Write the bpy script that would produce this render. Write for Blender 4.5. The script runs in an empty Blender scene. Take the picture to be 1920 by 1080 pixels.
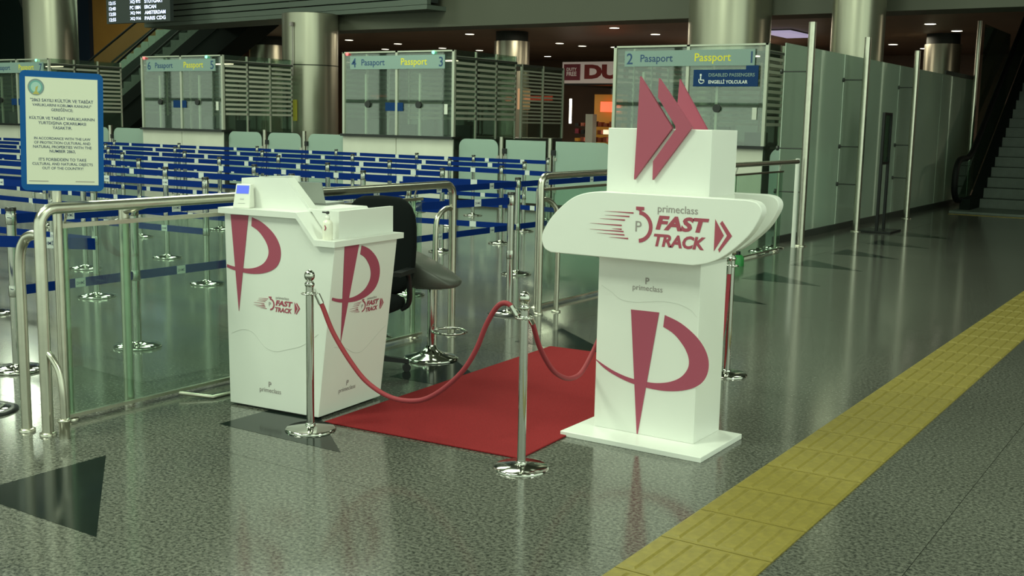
import bpy, bmesh, math, random
from mathutils import Vector, Matrix
random.seed(7)
PI = math.pi
SC = bpy.context.scene
COL = SC.collection

# ------------------------------------------------------------------ camera
cam_d = bpy.data.cameras.new('camera')
cam_d.sensor_width = 36.0
cam_d.lens = 36.0 * 2100.0 / 1920.0
cam_d.clip_end = 300
cam = bpy.data.objects.new('camera', cam_d)
COL.objects.link(cam)
_r = Vector((0.83594109, 0.54844724, 0.02020221))      # camera right in the hall's axes
_d = Vector((0.09767497, -0.11245141, -0.98884492))    # camera down
_f = Vector((-0.5400575, 0.82858935, -0.14757232))     # camera forward
cam.matrix_world = Matrix(((_r.x, -_d.x, -_f.x, 0), (_r.y, -_d.y, -_f.y, 0), (_r.z, -_d.z, -_f.z, 1.65), (0, 0, 0, 1)))
SC.camera = cam

# ------------------------------------------------------------------ world, lights, exposure
W = bpy.data.worlds.new('world')
SC.world = W
W.use_nodes = True
bg = W.node_tree.nodes['Background']
bg.inputs[0].default_value = (0.80, 1.0, 0.76, 1)
bg.inputs[1].default_value = 1.45

def area(name, loc, sx, sy, watts, col=(0.84, 1.0, 0.74), rot=(0, 0, 0)):
    l = bpy.data.lights.new(name, 'AREA')
    l.shape = 'RECTANGLE'; l.size = sx; l.size_y = sy; l.energy = watts; l.color = col
    o = bpy.data.objects.new(name, l); COL.objects.link(o)
    o.location = loc; o.rotation_euler = rot
    return o
# unseen fill lights added below the high ceiling to brighten the hall
for lx, ly, w in [(1.5, 1.0, 110), (-4.5, 1.0, 200), (-7.5, -2.0, 800), (-10.5, 3.5, 420), (-17, 5, 420), (-8.5, 10, 420), (-14, 14.5, 560), (-23, 12, 560), (-2.5, 15.5, 120), (-30, 15, 500), (-36, 24, 900)]:
    area('hall_fill', (lx, ly, 8.6), 2.6, 2.6, w)
# smaller unseen light added on the right for firmer shadows and brighter side faces
area('hall_fill', (3.2, 4.6, 7.2), 1.2, 1.2, 330)
# fill lights added under the brown ceiling for the passport hall and shop zone
for lx, ly, w in [(-26, 29, 170), (-18, 29, 170), (-13.5, 31, 170), (-24, 37, 200), (-15, 37, 200), (4.5, 30, 260), (-9.5, 36, 120)]:
    area('downlight_fill', (lx, ly, 4.42), 1.6, 1.6, w, (1.0, 0.90, 0.66))
SC.view_settings.view_transform = 'Standard'
SC.view_settings.look = 'None'
SC.view_settings.gamma = 1.0
SC.view_settings.use_curve_mapping = False
SC.view_settings.exposure = 0.0

# ------------------------------------------------------------------ materials
M = {}
def lin(c):
    return tuple(((v / 255) / 12.92 if v / 255 <= 0.04045 else ((v / 255 + 0.055) / 1.055) ** 2.4) for v in c)
def mat(name, col, rough=0.5, metal=0.0, spec=0.5, emit=None, es=0.0, noise=0.0, nscale=8.0, bump=0.0, bscale=200.0):
    m = bpy.data.materials.new(name); m.use_nodes = True
    nt = m.node_tree; p = nt.nodes['Principled BSDF']
    p.inputs['Base Color'].default_value = (*col, 1)
    p.inputs['Roughness'].default_value = rough
    p.inputs['Metallic'].default_value = metal
    p.inputs['Specular IOR Level'].default_value = spec
    if emit:
        p.inputs['Emission Color'].default_value = (*emit, 1)
        p.inputs['Emission Strength'].default_value = es
    if noise or bump:
        tc = nt.nodes.new('ShaderNodeTexCoord')
    if noise:
        n = nt.nodes.new('ShaderNodeTexNoise'); n.inputs['Scale'].default_value = nscale; n.inputs['Detail'].default_value = 5
        nt.links.new(tc.outputs['Object'], n.inputs['Vector'])
        r = nt.nodes.new('ShaderNodeValToRGB')
        r.color_ramp.elements[0].position = 0.3; r.color_ramp.elements[1].position = 0.7
        r.color_ramp.elements[0].color = (*[c * (1 - noise) for c in col], 1)
        r.color_ramp.elements[1].color = (*[min(1, c * (1 + noise)) for c in col], 1)
        nt.links.new(n.outputs['Fac'], r.inputs['Fac']); nt.links.new(r.outputs['Color'], p.inputs['Base Color'])
    if bump:
        b = nt.nodes.new('ShaderNodeTexNoise'); b.inputs['Scale'].default_value = bscale; b.inputs['Detail'].default_value = 3
        nt.links.new(tc.outputs['Object'], b.inputs['Vector'])
        bn = nt.nodes.new('ShaderNodeBump'); bn.inputs['Strength'].default_value = bump; bn.inputs['Distance'].default_value = 0.004
        nt.links.new(b.outputs['Fac'], bn.inputs['Height']); nt.links.new(bn.outputs['Normal'], p.inputs['Normal'])
    M[name] = m
    return m
def glass(name, tint, opac=0.0, ocol=(0.4, 0.6, 0.5), rough=0.02, refl=1.0):
    m = bpy.data.materials.new(name); m.use_nodes = True
    nt = m.node_tree; N = nt.nodes
    N.remove(N['Principled BSDF']); out = N['Material Output']
    tr = N.new('ShaderNodeBsdfTransparent'); tr.inputs[0].default_value = (*tint, 1)
    gl = N.new('ShaderNodeBsdfGlossy'); gl.inputs['Roughness'].default_value = rough
    lw = N.new('ShaderNodeLayerWeight'); lw.inputs['Blend'].default_value = 0.5
    pw = N.new('ShaderNodeMath'); pw.operation = 'POWER'; pw.inputs[1].default_value = 5.0
    nt.links.new(lw.outputs['Facing'], pw.inputs[0])
    mu = N.new('ShaderNodeMath'); mu.operation = 'MULTIPLY_ADD'; mu.inputs[1].default_value = 0.8; mu.inputs[2].default_value = 0.04 * refl
    nt.links.new(pw.outputs[0], mu.inputs[0])
    base = tr
    if opac > 0:
        df = N.new('ShaderNodeBsdfDiffuse'); df.inputs[0].default_value = (*ocol, 1)
        mx0 = N.new('ShaderNodeMixShader'); mx0.inputs[0].default_value = opac
        nt.links.new(tr.outputs[0], mx0.inputs[1]); nt.links.new(df.outputs[0], mx0.inputs[2]); base = mx0
    mx = N.new('ShaderNodeMixShader')
    nt.links.new(mu.outputs[0], mx.inputs[0]); nt.links.new(base.outputs[0], mx.inputs[1]); nt.links.new(gl.outputs[0], mx.inputs[2])
    nt.links.new(mx.outputs[0], out.inputs[0])
    M[name] = m
    return m

mat('white_panel', (0.745, 0.75, 0.715), 0.35, noise=0.015, nscale=3)
mat('white_edge', (0.74, 0.75, 0.70), 0.4)
mat('maroon', (0.36, 0.065, 0.115), 0.45)
mat('maroon_text', (0.36, 0.06, 0.10), 0.45)
mat('pale_print', (0.58, 0.58, 0.55), 0.5)
mat('grey_print', (0.30, 0.26, 0.26), 0.5)
mat('carpet_red', (0.225, 0.019, 0.023), 0.95, spec=0.1, noise=0.25, nscale=220, bump=0.8, bscale=260)
mat('rope_red', (0.27, 0.022, 0.035), 0.7, bump=0.3, bscale=300)
mat('chrome', (0.50, 0.50, 0.46), 0.10, 1.0)
mat('steel', (0.58, 0.56, 0.48), 0.28, 1.0, noise=0.06, nscale=14)
mat('column_steel', (0.44, 0.425, 0.34), 0.30, 0.85)
mat('belt_blue', (0.002, 0.022, 0.165), 0.7, spec=0.08)
mat('belt_tag', (0.62, 0.66, 0.64), 0.5)
mat('black_plastic', (0.008, 0.009, 0.010), 0.35)
mat('black_fabric', (0.004, 0.006, 0.006), 0.9, spec=0.15, bump=0.3, bscale=500)
mat('grey_shell', (0.075, 0.08, 0.07), 0.38)
mat('laptop_grey', (0.27, 0.29, 0.27), 0.4, 0.3)
mat('screen_blue', (0.05, 0.08, 0.4), 0.3, emit=(0.12, 0.17, 0.85), es=0.75)
mat('device_white', (0.72, 0.72, 0.66), 0.4)
mat('bottle_clear', (0.78, 0.76, 0.66), 0.2)
mat('tactile_yellow', (0.215, 0.168, 0.030), 0.5, noise=0.16, nscale=30, bump=0.15, bscale=180)
mat('inlay_black', (0.008, 0.013, 0.011), 0.12, spec=0.22, noise=0.2, nscale=6)
mat('grout', (0.03, 0.032, 0.028), 0.8)
mat('sign_blue', (0.006, 0.085, 0.30), 0.5, spec=0.15)
mat('sign_paper', (0.70, 0.70, 0.58), 0.5)
mat('ink_navy', (0.03, 0.05, 0.13), 0.6)
mat('emblem_teal', (0.14, 0.36, 0.34), 0.5)
mat('emblem_pale', (0.36, 0.55, 0.50), 0.5)
mat('emblem_gold', (0.45, 0.40, 0.10), 0.5)
mat('emblem_grey', (0.20, 0.26, 0.27), 0.5)
mat('counter_white', (0.62, 0.62, 0.54), 0.45, noise=0.05, nscale=1.5)
mat('counter_black', (0.012, 0.014, 0.013), 0.3)
mat('booth_frame', (0.50, 0.52, 0.44), 0.4, 0.4)
mat('booth_dark', (0.035, 0.042, 0.036), 0.5)
mat('slat_pale', (0.42, 0.42, 0.35), 0.4)
mat('header_band', (0.22, 0.31, 0.29), 0.4)
mat('text_blue', (0.02, 0.06, 0.16), 0.5)
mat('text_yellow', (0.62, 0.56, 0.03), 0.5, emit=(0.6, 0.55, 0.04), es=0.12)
mat('blue_plate', (0.006, 0.035, 0.13), 0.5, spec=0.15)
mat('text_white', (0.75, 0.78, 0.76), 0.5)
mat('lamp_red', (0.9, 0.1, 0.1), 0.4, emit=(1.0, 0.12, 0.12), es=2.0)
mat('lamp_green', (0.1, 0.9, 0.4), 0.4, emit=(0.25, 1.0, 0.55), es=2.0)
mat('lamp_white', (0.9, 0.9, 0.8), 0.4, emit=(1.0, 0.95, 0.72), es=5.0)
mat('lamp_warm', (0.9, 0.8, 0.6), 0.4, emit=(1.0, 0.86, 0.60), es=3.0)
mat('yellow_notice', (0.50, 0.46, 0.06), 0.5)
mat('paper', (0.6, 0.62, 0.55), 0.6)
mat('brown_ceiling', (0.24, 0.155, 0.11), 0.45, noise=0.15, nscale=0.4)
mat('beam_grey', (0.085, 0.088, 0.064), 0.6, noise=0.05, nscale=0.3)
mat('slat_grey', (0.10, 0.125, 0.105), 0.5)
mat('dark_gap', (0.02, 0.026, 0.024), 0.7)
mat('upper_wall', (0.10, 0.11, 0.09), 0.7)
mat('hall_ceiling', (0.22, 0.24, 0.19), 0.8)
mat('teal_wall', (0.006, 0.018, 0.016), 0.6)
mat('navy_wall', (0.004, 0.010, 0.024), 0.5)
mat('orange_wall', (0.26, 0.12, 0.02), 0.6, noise=0.15, nscale=0.5)
mat('disc_grey', (0.10, 0.11, 0.10), 0.5, noise=0.4, nscale=4)
mat('brown_wall', (0.13, 0.075, 0.05), 0.6, noise=0.2, nscale=0.6)
mat('escalator_dark', (0.008, 0.012, 0.010), 0.85, spec=0.1)
mat('escalator_tread', (0.105, 0.13, 0.11), 0.5, noise=0.1, nscale=6)
mat('escalator_step', (0.16, 0.20, 0.17), 0.5, noise=0.1, nscale=6)
mat('handrail_black', (0.004, 0.005, 0.005), 0.6, spec=0.2)
mat('led_board', (0.045, 0.055, 0.056), 0.5)
mat('led_text', (0.6, 0.65, 0.9), 0.5, emit=(0.62, 0.70, 1.0), es=1.6)
mat('shop_white', (0.6, 0.5, 0.45), 0.5, emit=(0.45, 0.38, 0.33), es=0.30)
mat('shop_red', (0.30, 0.02, 0.02), 0.5)
mat('shop_maroon', (0.26, 0.02, 0.05), 0.5)
mat('shop_dark', (0.008, 0.010, 0.010), 0.6)
mat('shop_orange', (0.35, 0.16, 0.02), 0.5, emit=(0.5, 0.22, 0.02), es=0.25)  # emission stands in for shop lighting on the orange unit and goods
mat('shop_neon', (0.9, 0.1, 0.05), 0.4, emit=(1.0, 0.10, 0.04), es=1.8)
mat('shop_box', (0.35, 0.08, 0.04), 0.5)
mat('shop_glow', (0.9, 0.7, 0.5), 0.4, emit=(1.0, 0.75, 0.5), es=1.2)  # glow put into some product boxes in place of shop lighting
mat('mauve_light', (0.4, 0.35, 0.5), 0.5, emit=(0.46, 0.40, 0.58), es=0.75)
mat('skin_lamp', (0.6, 0.35, 0.2), 0.5, emit=(0.9, 0.5, 0.25), es=0.5)
mat('green_cap', (0.03, 0.25, 0.06), 0.4)
glass('fence_glass', (0.80, 0.91, 0.84), 0.04, (0.3, 0.40, 0.35))
glass('booth_glass', (0.86, 0.92, 0.87), 0.05, (0.35, 0.45, 0.4), refl=2.3)
glass('louvre_glass', (0.72, 0.80, 0.73), 0.10, (0.16, 0.2, 0.17), refl=1.5)
glass('frosted_glass', (0.58, 0.74, 0.66), 0.70, (0.40, 0.52, 0.46), rough=0.2)
glass('screen_glass', (0.60, 0.70, 0.64), 0.58, (0.60, 0.71, 0.60), refl=1.8)
glass('clear_dim', (0.93, 0.96, 0.94), 0.02, (0.2, 0.25, 0.2), refl=0.5)
glass('esc_glass', (0.45, 0.58, 0.50), 0.12, (0.10, 0.15, 0.12))

def floor_mat():
    m = bpy.data.materials.new('terrazzo'); m.use_nodes = True
    nt = m.node_tree; p = nt.nodes['Principled BSDF']; N = nt.nodes; L = nt.links
    tc = N.new('ShaderNodeTexCoord'); geo = N.new('ShaderNodeNewGeometry')
    n1 = N.new('ShaderNodeTexNoise'); n1.inputs['Scale'].default_value = 62; n1.inputs['Detail'].default_value = 6; n1.inputs['Roughness'].default_value = 0.7
    L.new(geo.outputs['Position'], n1.inputs['Vector'])
    r1 = N.new('ShaderNodeValToRGB')
    e = r1.color_ramp.elements
    e[0].position = 0.37; e[0].color = (0.028, 0.031, 0.027, 1)
    e[1].position = 0.63; e[1].color = (0.205, 0.205, 0.175, 1)
    L.new(n1.outputs['Fac'], r1.inputs['Fac'])
    n2 = N.new('ShaderNodeTexNoise'); n2.inputs['Scale'].default_value = 0.5; n2.inputs['Detail'].default_value = 3
    L.new(geo.outputs['Position'], n2.inputs['Vector'])
    mx = N.new('ShaderNodeMixRGB'); mx.blend_type = 'MULTIPLY'; mx.inputs[0].default_value = 0.35
    L.new(r1.outputs['Color'], mx.inputs[1]); L.new(n2.outputs['Fac'], mx.inputs[2])
    L.new(mx.outputs['Color'], p.inputs['Base Color'])
    p.inputs['Roughness'].default_value = 0.13
    p.inputs['Specular IOR Level'].default_value = 0.6
    M['terrazzo'] = m
floor_mat()

# ------------------------------------------------------------------ mesh helpers
class MB:
    def __init__(s): s.v = []; s.f = []; s.sm = []
    def add(s, vs, fs, smooth=False):
        o = len(s.v); s.v += [tuple(x) for x in vs]
        s.f += [tuple(i + o for i in f) for f in fs]; s.sm += [smooth] * len(fs)
        return s
    def box(s, x0, x1, y0, y1, z0, z1):
        return s.add([(x0, y0, z0), (x1, y0, z0), (x1, y1, z0), (x0, y1, z0), (x0, y0, z1), (x1, y0, z1), (x1, y1, z1), (x0, y1, z1)],
                     [(0, 3, 2, 1), (4, 5, 6, 7), (0, 1, 5, 4), (1, 2, 6, 5), (2, 3, 7, 6), (3, 0, 4, 7)])
    def hexa(s, b, t):           # four bottom corners (ccw from above) and four top corners
        return s.add(list(b) + list(t), [(3, 2, 1, 0), (4, 5, 6, 7), (0, 1, 5, 4), (1, 2, 6, 5), (2, 3, 7, 6), (3, 0, 4, 7)])
    def cyl(s, p, q, r, n=16, r2=None, cap=True):
        p = Vector(p); q = Vector(q); r2 = r if r2 is None else r2
        d = (q - p).normalized(); a = d.orthogonal().normalized(); b = d.cross(a)
        vs = []
        for c, rr in ((p, r), (q, r2)):
            for i in range(n):
                t = 2 * PI * i / n; vs.append(c + a * math.cos(t) * rr + b * math.sin(t) * rr)
        s.add(vs, [(i, (i + 1) % n, n + (i + 1) % n, n + i) for i in range(n)], True)
        if cap:
            s.add(vs[:n], [tuple(range(n - 1, -1, -1))]); s.add(vs[n:], [tuple(range(n))])
        return s
    def lathe(s, prof, n=24, c=(0, 0, 0), smooth=True):
        vs = []
        for r, z in prof:
            for i in range(n):
                t = 2 * PI * i / n; vs.append((c[0] + r * math.cos(t), c[1] + r * math.sin(t), c[2] + z))
        fs = []
        for k in range(len(prof) - 1):
            for i in range(n):
                j = (i + 1) % n; fs.append((k * n + i, k * n + j, (k + 1) * n + j, (k + 1) * n + i))
        s.add(vs, fs, smooth)
        s.add(vs[:n], [tuple(range(n - 1, -1, -1))]); s.add(vs[-n:], [tuple(range(n))])
        return s
    def tube(s, pts, r, n=12, cap=True):
        pts = [Vector(p) for p in pts]; vs = []; a = None
        for k, p in enumerate(pts):
            d = (pts[min(k + 1, len(pts) - 1)] - pts[max(k - 1, 0)]).normalized()
            a = d.orthogonal().normalized() if a is None else (a - d * a.dot(d)).normalized()
            b = d.cross(a)
            for i in range(n):
                t = 2 * PI * i / n; vs.append(p + a * math.cos(t) * r + b * math.sin(t) * r)
        m = len(pts)
        s.add(vs, [(k * n + i, k * n + (i + 1) % n, (k + 1) * n + (i + 1) % n, (k + 1) * n + i) for k in range(m - 1) for i in range(n)], True)
        if cap:
            s.add(vs[:n], [tuple(range(n - 1, -1, -1))]); s.add(vs[-n:], [tuple(range(n))])
        return s
    def prism(s, poly, a, b, mp):  # polygon (u,v) extruded from w=a to w=b; mp(u,v,w) gives the point
        n = len(poly)
        vs = [mp(u, v, a) for u, v in poly] + [mp(u, v, b) for u, v in poly]
        return s.add(vs, [tuple(range(n - 1, -1, -1)), tuple(range(n, 2 * n))] + [(i, (i + 1) % n, n + (i + 1) % n, n + i) for i in range(n)])
    def mesh(s, name):
        m = bpy.data.meshes.new(name); m.from_pydata(s.v, [], s.f); m.update()
        bm = bmesh.new(); bm.from_mesh(m); bmesh.ops.recalc_face_normals(bm, faces=bm.faces); bm.to_mesh(m); bm.free()
        if any(s.sm): m.polygons.foreach_set('use_smooth', s.sm)
        return m
    def build(s, name, material, parent=None, bevel=0.0):
        me = s.mesh(name)
        if bevel:
            bm = bmesh.new(); bm.from_mesh(me)
            bmesh.ops.remove_doubles(bm, verts=bm.verts, dist=1e-5)
            bmesh.ops.bevel(bm, geom=[e for e in bm.edges if e.calc_face_angle(0) > 0.6], offset=bevel, segments=2, affect='EDGES', profile=0.5)
            bm.to_mesh(me); bm.free()
        return link(name, me, material, parent)
def link(name, me, material, parent=None):
    if material is not None and not me.materials: me.materials.append(M[material])
    o = bpy.data.objects.new(name, me); COL.objects.link(o)
    if parent is not None: o.parent = parent
    return o
def tag(o, label, cat, group=None):
    o['label'] = label; o['category'] = cat
    if group: o['group'] = group
    return o
def thing(name, label, cat, loc=(0, 0, 0), rz=0.0, group=None):
    o = bpy.data.objects.new(name, None); COL.objects.link(o)
    o.empty_display_size = 0.1; o.location = loc; o.rotation_euler = (0, 0, rz)
    return tag(o, label, cat, group)
def struct(o, label=None, cat=None):
    o['kind'] = 'structure'
    if label: o['label'] = label
    if cat: o['category'] = cat
    return o
def frame(origin, ux, uy):
    ux = Vector(ux).normalized(); uy = Vector(uy); uy = (uy - ux * uy.dot(ux)).normalized(); un = ux.cross(uy)
    return Matrix(((ux.x, uy.x, un.x, origin[0]), (ux.y, uy.y, un.y, origin[1]), (ux.z, uy.z, un.z, origin[2]), (0, 0, 0, 1)))
_tc = {}
def text_mesh(s, width=None, height=None, bold=0.0, shear=0.0, align='LEFT', thick=0.0012, res=3):
    key = (s, width, height, bold, shear, align, thick)
    if key in _tc: return _tc[key]
    cu = bpy.data.curves.new('lettering', 'FONT'); cu.body = s; cu.size = 1.0; cu.offset = bold; cu.shear = shear
    cu.resolution_u = res; cu.fill_mode = 'FRONT'
    ob = bpy.data.objects.new('lettering', cu); COL.objects.link(ob)
    bpy.context.view_layer.update()
    me = bpy.data.meshes.new_from_object(ob.evaluated_get(bpy.context.evaluated_depsgraph_get()))
    bpy.data.objects.remove(ob); bpy.data.curves.remove(cu)
    me.materials.clear()
    xs = [v.co.x for v in me.vertices]; ys = [v.co.y for v in me.vertices]
    w = max(xs) - min(xs); h = max(ys) - min(ys)
    kx = (width / w) if width else None; ky = (height / h) if height else None
    if kx is None: kx = ky
    if ky is None: ky = kx
    x0 = min(xs) + {'LEFT': 0, 'CENTER': w / 2, 'RIGHT': w}[align]
    y0 = min(ys) if height else 0
    for v in me.vertices: v.co = ((v.co.x - x0) * kx, (v.co.y - y0) * ky, thick)
    _tc[key] = me
    return me
def lettering(s, material, parent, origin, ux, uy, name='lettering', **kw):
    me = text_mesh(s, **kw)
    if me.materials and me.materials[0] != M[material]: me = me.copy(); me.materials.clear()
    o = link(name, me, material, parent)
    o.matrix_local = frame(origin, ux, uy)
    return o
def decal(polys, material, parent, origin, ux, uy, name, thick=0.0015):
    b = MB()
    for poly in polys: b.prism(poly, 0.0, thick, lambda u, v, w: (u, v, w))
    o = b.build(name, material, parent); o.matrix_local = frame(origin, ux, uy)
    return o
def arc(cx, cy, rx, ry, a0, a1, n):
    return [(cx + rx * math.cos(math.radians(a0 + (a1 - a0) * i / n)), cy + ry * math.sin(math.radians(a0 + (a1 - a0) * i / n))) for i in range(n + 1)]
def smooth_path(pts, n=6):
    pts = [Vector(p) for p in pts]; out = []
    for i in range(len(pts) - 1):
        p0 = pts[max(i - 1, 0)]; p1 = pts[i]; p2 = pts[i + 1]; p3 = pts[min(i + 2, len(pts) - 1)]
        for k in range(n):
            t = k / n
            out.append(0.5 * ((2 * p1) + (p2 - p0) * t + (2 * p0 - 5 * p1 + 4 * p2 - p3) * t * t + (3 * p1 - p0 - 3 * p2 + p3) * t ** 3))
    out.append(pts[-1])
    return out
def ordn(n):
    return ['first', 'second', 'third', 'fourth', 'fifth', 'sixth', 'seventh', 'eighth', 'ninth', 'tenth', 'eleventh', 'twelfth'][n]
FX = (1, 0, 0); FZ = (0, 0, 1); FY = (0, 1, 0)

# ------------------------------------------------------------------ the setting: floor
fl = MB().box(-58, 8, -9, 60, -0.06, -0.012).build('floor', 'grout'); struct(fl, 'polished grey terrazzo hall floor', 'floor')
xl = [-58, -48, -38, -30, -24, -18, -12, -8.0, -4.62, -1.845, -0.935, 2, 5, 8]
yl = [-9, -5, -1.5, 1.2, 3.73, 6.6, 9.5, 12.4, 15.4, 18.4, 21.5, 26, 34, 46, 60]
for i in range(len(xl) - 1):
    for j in range(len(yl) - 1):
        MB().box(xl[i] + .0015, xl[i + 1] - .0015, yl[j] + .0015, yl[j + 1] - .0015, -0.012, 0).build('floor_slab', 'terrazzo', fl)
TRI_Y = [2.64, 4.06, 5.5, 6.98, 8.46, 9.95, 11.51, 13.06, 14.61, 16.26, 17.9]
tri_me = None
for y in TRI_Y:
    if tri_me is None:
        tri_me = MB().prism([(0, 0), (0.87, 0), (0, 0.70)], 0, 0.0012, lambda u, v, w: (u, v, w)).mesh('floor_inlay')
    o = link('floor_inlay', tri_me, 'inlay_black', fl); o.location = (-4.515, y, 0)

# walls, ceiling and beams
def wall(name, b, m): return struct(MB().box(*b).build(name, m))
wall('wall_back', (-36.8, 8, 46, 46.3, 0, 4.6), 'brown_wall')
wall('wall_left', (-58, -57.7, -9, 46, 0, 9), 'teal_wall')
wall('wall_right', (7.7, 8, 14, 46, 0, 9), 'upper_wall')
wall('wall_side', (-36.9, -36.5, 32.2, 46.3, 0, 4.7), 'brown_wall')
wall('wall_teal', (-57.7, -44.35, 32.2, 32.5, 0, 9), 'teal_wall')
wall('wall_navy', (-44.35, -43.40, 32.0, 32.5, 0, 9), 'navy_wall')
wall('wall_orange', (-43.40, -36.5, 32.2, 32.5, 0, 9), 'orange_wall')
struct(MB().prism([(-25.6, 22.9), (8, 22.9), (8, 46.3), (-36.5, 46.3), (-36.5, 34.0)], 4.5, 4.7, lambda u, v, w: (u, v, w)).build('ceiling', 'brown_ceiling'))
wall('trim_beam', (-21.5, 8, 22.0, 22.9, 3.84, 6.2), 'beam_grey')
wall('wall_upper', (-28.2, 8, 22.2, 22.5, 6.2, 9), 'upper_wall')
wall('ceiling_hall', (-58, 8, -9, 33, 9, 9.2), 'hall_ceiling')
wf = wall('wall_front', (-58, 8, -9.0, -8.7, 7.6, 9), 'upper_wall')
for k in range(17): MB().box(-58 + k * 4.1, -57.75 + k * 4.1, -9, -8.7, 0, 7.6).build('mullion', 'booth_dark', wf)
for z in (2.4, 4.9): MB().box(-58, 8, -8.95, -8.75, z, z + .18).build('transom', 'booth_dark', wf)
sp = struct(MB().box(-28.25, -16.45, 21.75, 22.0, 4.36, 8.9).build('trim_soffit', 'dark_gap'), 'grey slatted fascia above the passport hall', 'soffit')
for k in range(27):
    z = 4.31 + k * 0.165
    MB().box(-28.25, -16.45, 21.62, 21.75, z, z + 0.132).build('slat', 'slat_grey', sp)
MB().box(-28.25, -16.45, 21.62, 22.9, 4.20, 4.30).build('edge', 'slat_grey', sp)

_p = Vector((-16.45, 21.35, 0)); _R = Matrix.Rotation(-0.115, 3, 'Z'); sp.rotation_euler = (0, 0, -0.115); sp.location = _p - _R @ Vector((-16.45, 21.62, 0))
# tactile path
tp = thing('tactile_path', 'yellow tactile paving strip running diagonally across the floor', 'paving', (-1.61, 0, 0))
tile_me = MB().box(-0.232, 0.232, 0.002, 0.389, 0, 0.006).mesh('tile')
bar = MB()
bar.hexa([(-0.0365, 0, 0.006), (0.0365, 0, 0.006), (0.0365, 0.352, 0.006), (-0.0365, 0.352, 0.006)], [(-0.027, 0.012, 0.0115), (0.027, 0.012, 0.0115), (0.027, 0.340, 0.0115), (-0.027, 0.340, 0.0115)])
bar_me = bar.mesh('bar')
for k in range(-3, 40):
    t = link('tile', tile_me, 'tactile_yellow', tp); t.location = (0, 3.57 + 0.3925 * k, 0)
    for i in range(6):
        b = link('bar', bar_me, 'tactile_yellow', t); b.location = (-0.194 + 0.0776 * i, 0.02, 0)

# ------------------------------------------------------------------ red carpet
car = MB().hexa([(-4.083, 4.418, 0.0013), (-2.864, 4.498, 0.0013), (-2.99, 7.05, 0.0013), (-4.195, 6.97, 0.0013)],
                [(-4.083, 4.418, 0.010), (-2.864, 4.498, 0.010), (-2.99, 7.05, 0.010), (-4.195, 6.97, 0.010)]).build('carpet_runner', 'carpet_red', bevel=0.003)
tag(car, 'red carpet runner lying between the white desk and the totem', 'carpet')

# ------------------------------------------------------------------ shared artwork
def p_logo(parent, origin, ux, uy, k=1.0, cut=-9.0):
    # swash letter: tapering stem and crescent bowl, origin at the stem's top left
    stem = [(0, 0), (0.162, 0.002), (0.089, -0.52), (0.064, -0.683), (0.050, -0.52)]
    stem = [(0, 0), (0.062, -0.683), (0.162, 0.002)]
    outer = [(0.194, -0.008), (0.286, -0.040), (0.375, -0.100), (0.428, -0.165), (0.448, -0.232), (0.436, -0.300), (0.392, -0.352), (0.310, -0.388), (0.205, -0.405), (0.093, -0.402), (0.0, -0.388), (-0.085, -0.362), (-0.150, -0.332), (-0.200, -0.296)]
    inner = [(-0.200, -0.291), (-0.145, -0.318), (-0.080, -0.344), (0.0, -0.364), (0.093, -0.372), (0.165, -0.370), (0.240, -0.352), (0.300, -0.318), (0.335, -0.268), (0.338, -0.220), (0.316, -0.170), (0.275, -0.122), (0.236, -0.092), (0.188, -0.070)]
    def dense(l):
        return [(p.x, p.y) for p in smooth_path([(a, b, 0) for a, b in l], 4)]
    o_, i_ = dense(outer), dense(inner)
    o_ = [p for p in o_ if p[0] >= cut]; i_ = [p for p in i_ if p[0] >= cut]
    i_.reverse()
    n = min(len(o_), len(i_))
    quads = []
    for a in range(n - 1):
        ia = int(a * (len(i_) - 1) / (n - 1)); ib = int((a + 1) * (len(i_) - 1) / (n - 1))
        ja = int(a * (len(o_) - 1) / (n - 1)); jb = int((a + 1) * (len(o_) - 1) / (n - 1))
        quads.append([o_[ja], i_[ia], i_[ib], o_[jb]])
    b = MB()
    b.prism([(u * k, v * k) for u, v in stem], 0, 0.0025, lambda u, v, w: (u, v, w))
    for q in quads: b.prism([(u * k, v * k) for u, v in q], 0, 0.0018, lambda u, v, w: (u, v, w))
    o = b.build('emblem', 'maroon', parent); o.matrix_local = frame(origin, ux, uy)
    return o
def small_logo(parent, origin, ux, uy, k):
    kw = dict(bold=0.02)
    lettering('P', 'grey_print', parent, Vector(origin) + Vector(uy) * 0.036 * k - Vector(ux) * 0.014 * k, ux, uy, height=0.036 * k, **kw)
    lettering('primeclass', 'grey_print', parent, Vector(origin) - Vector(ux) * 0.09 * k, ux, uy, width=0.18 * k, bold=0.005)
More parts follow.
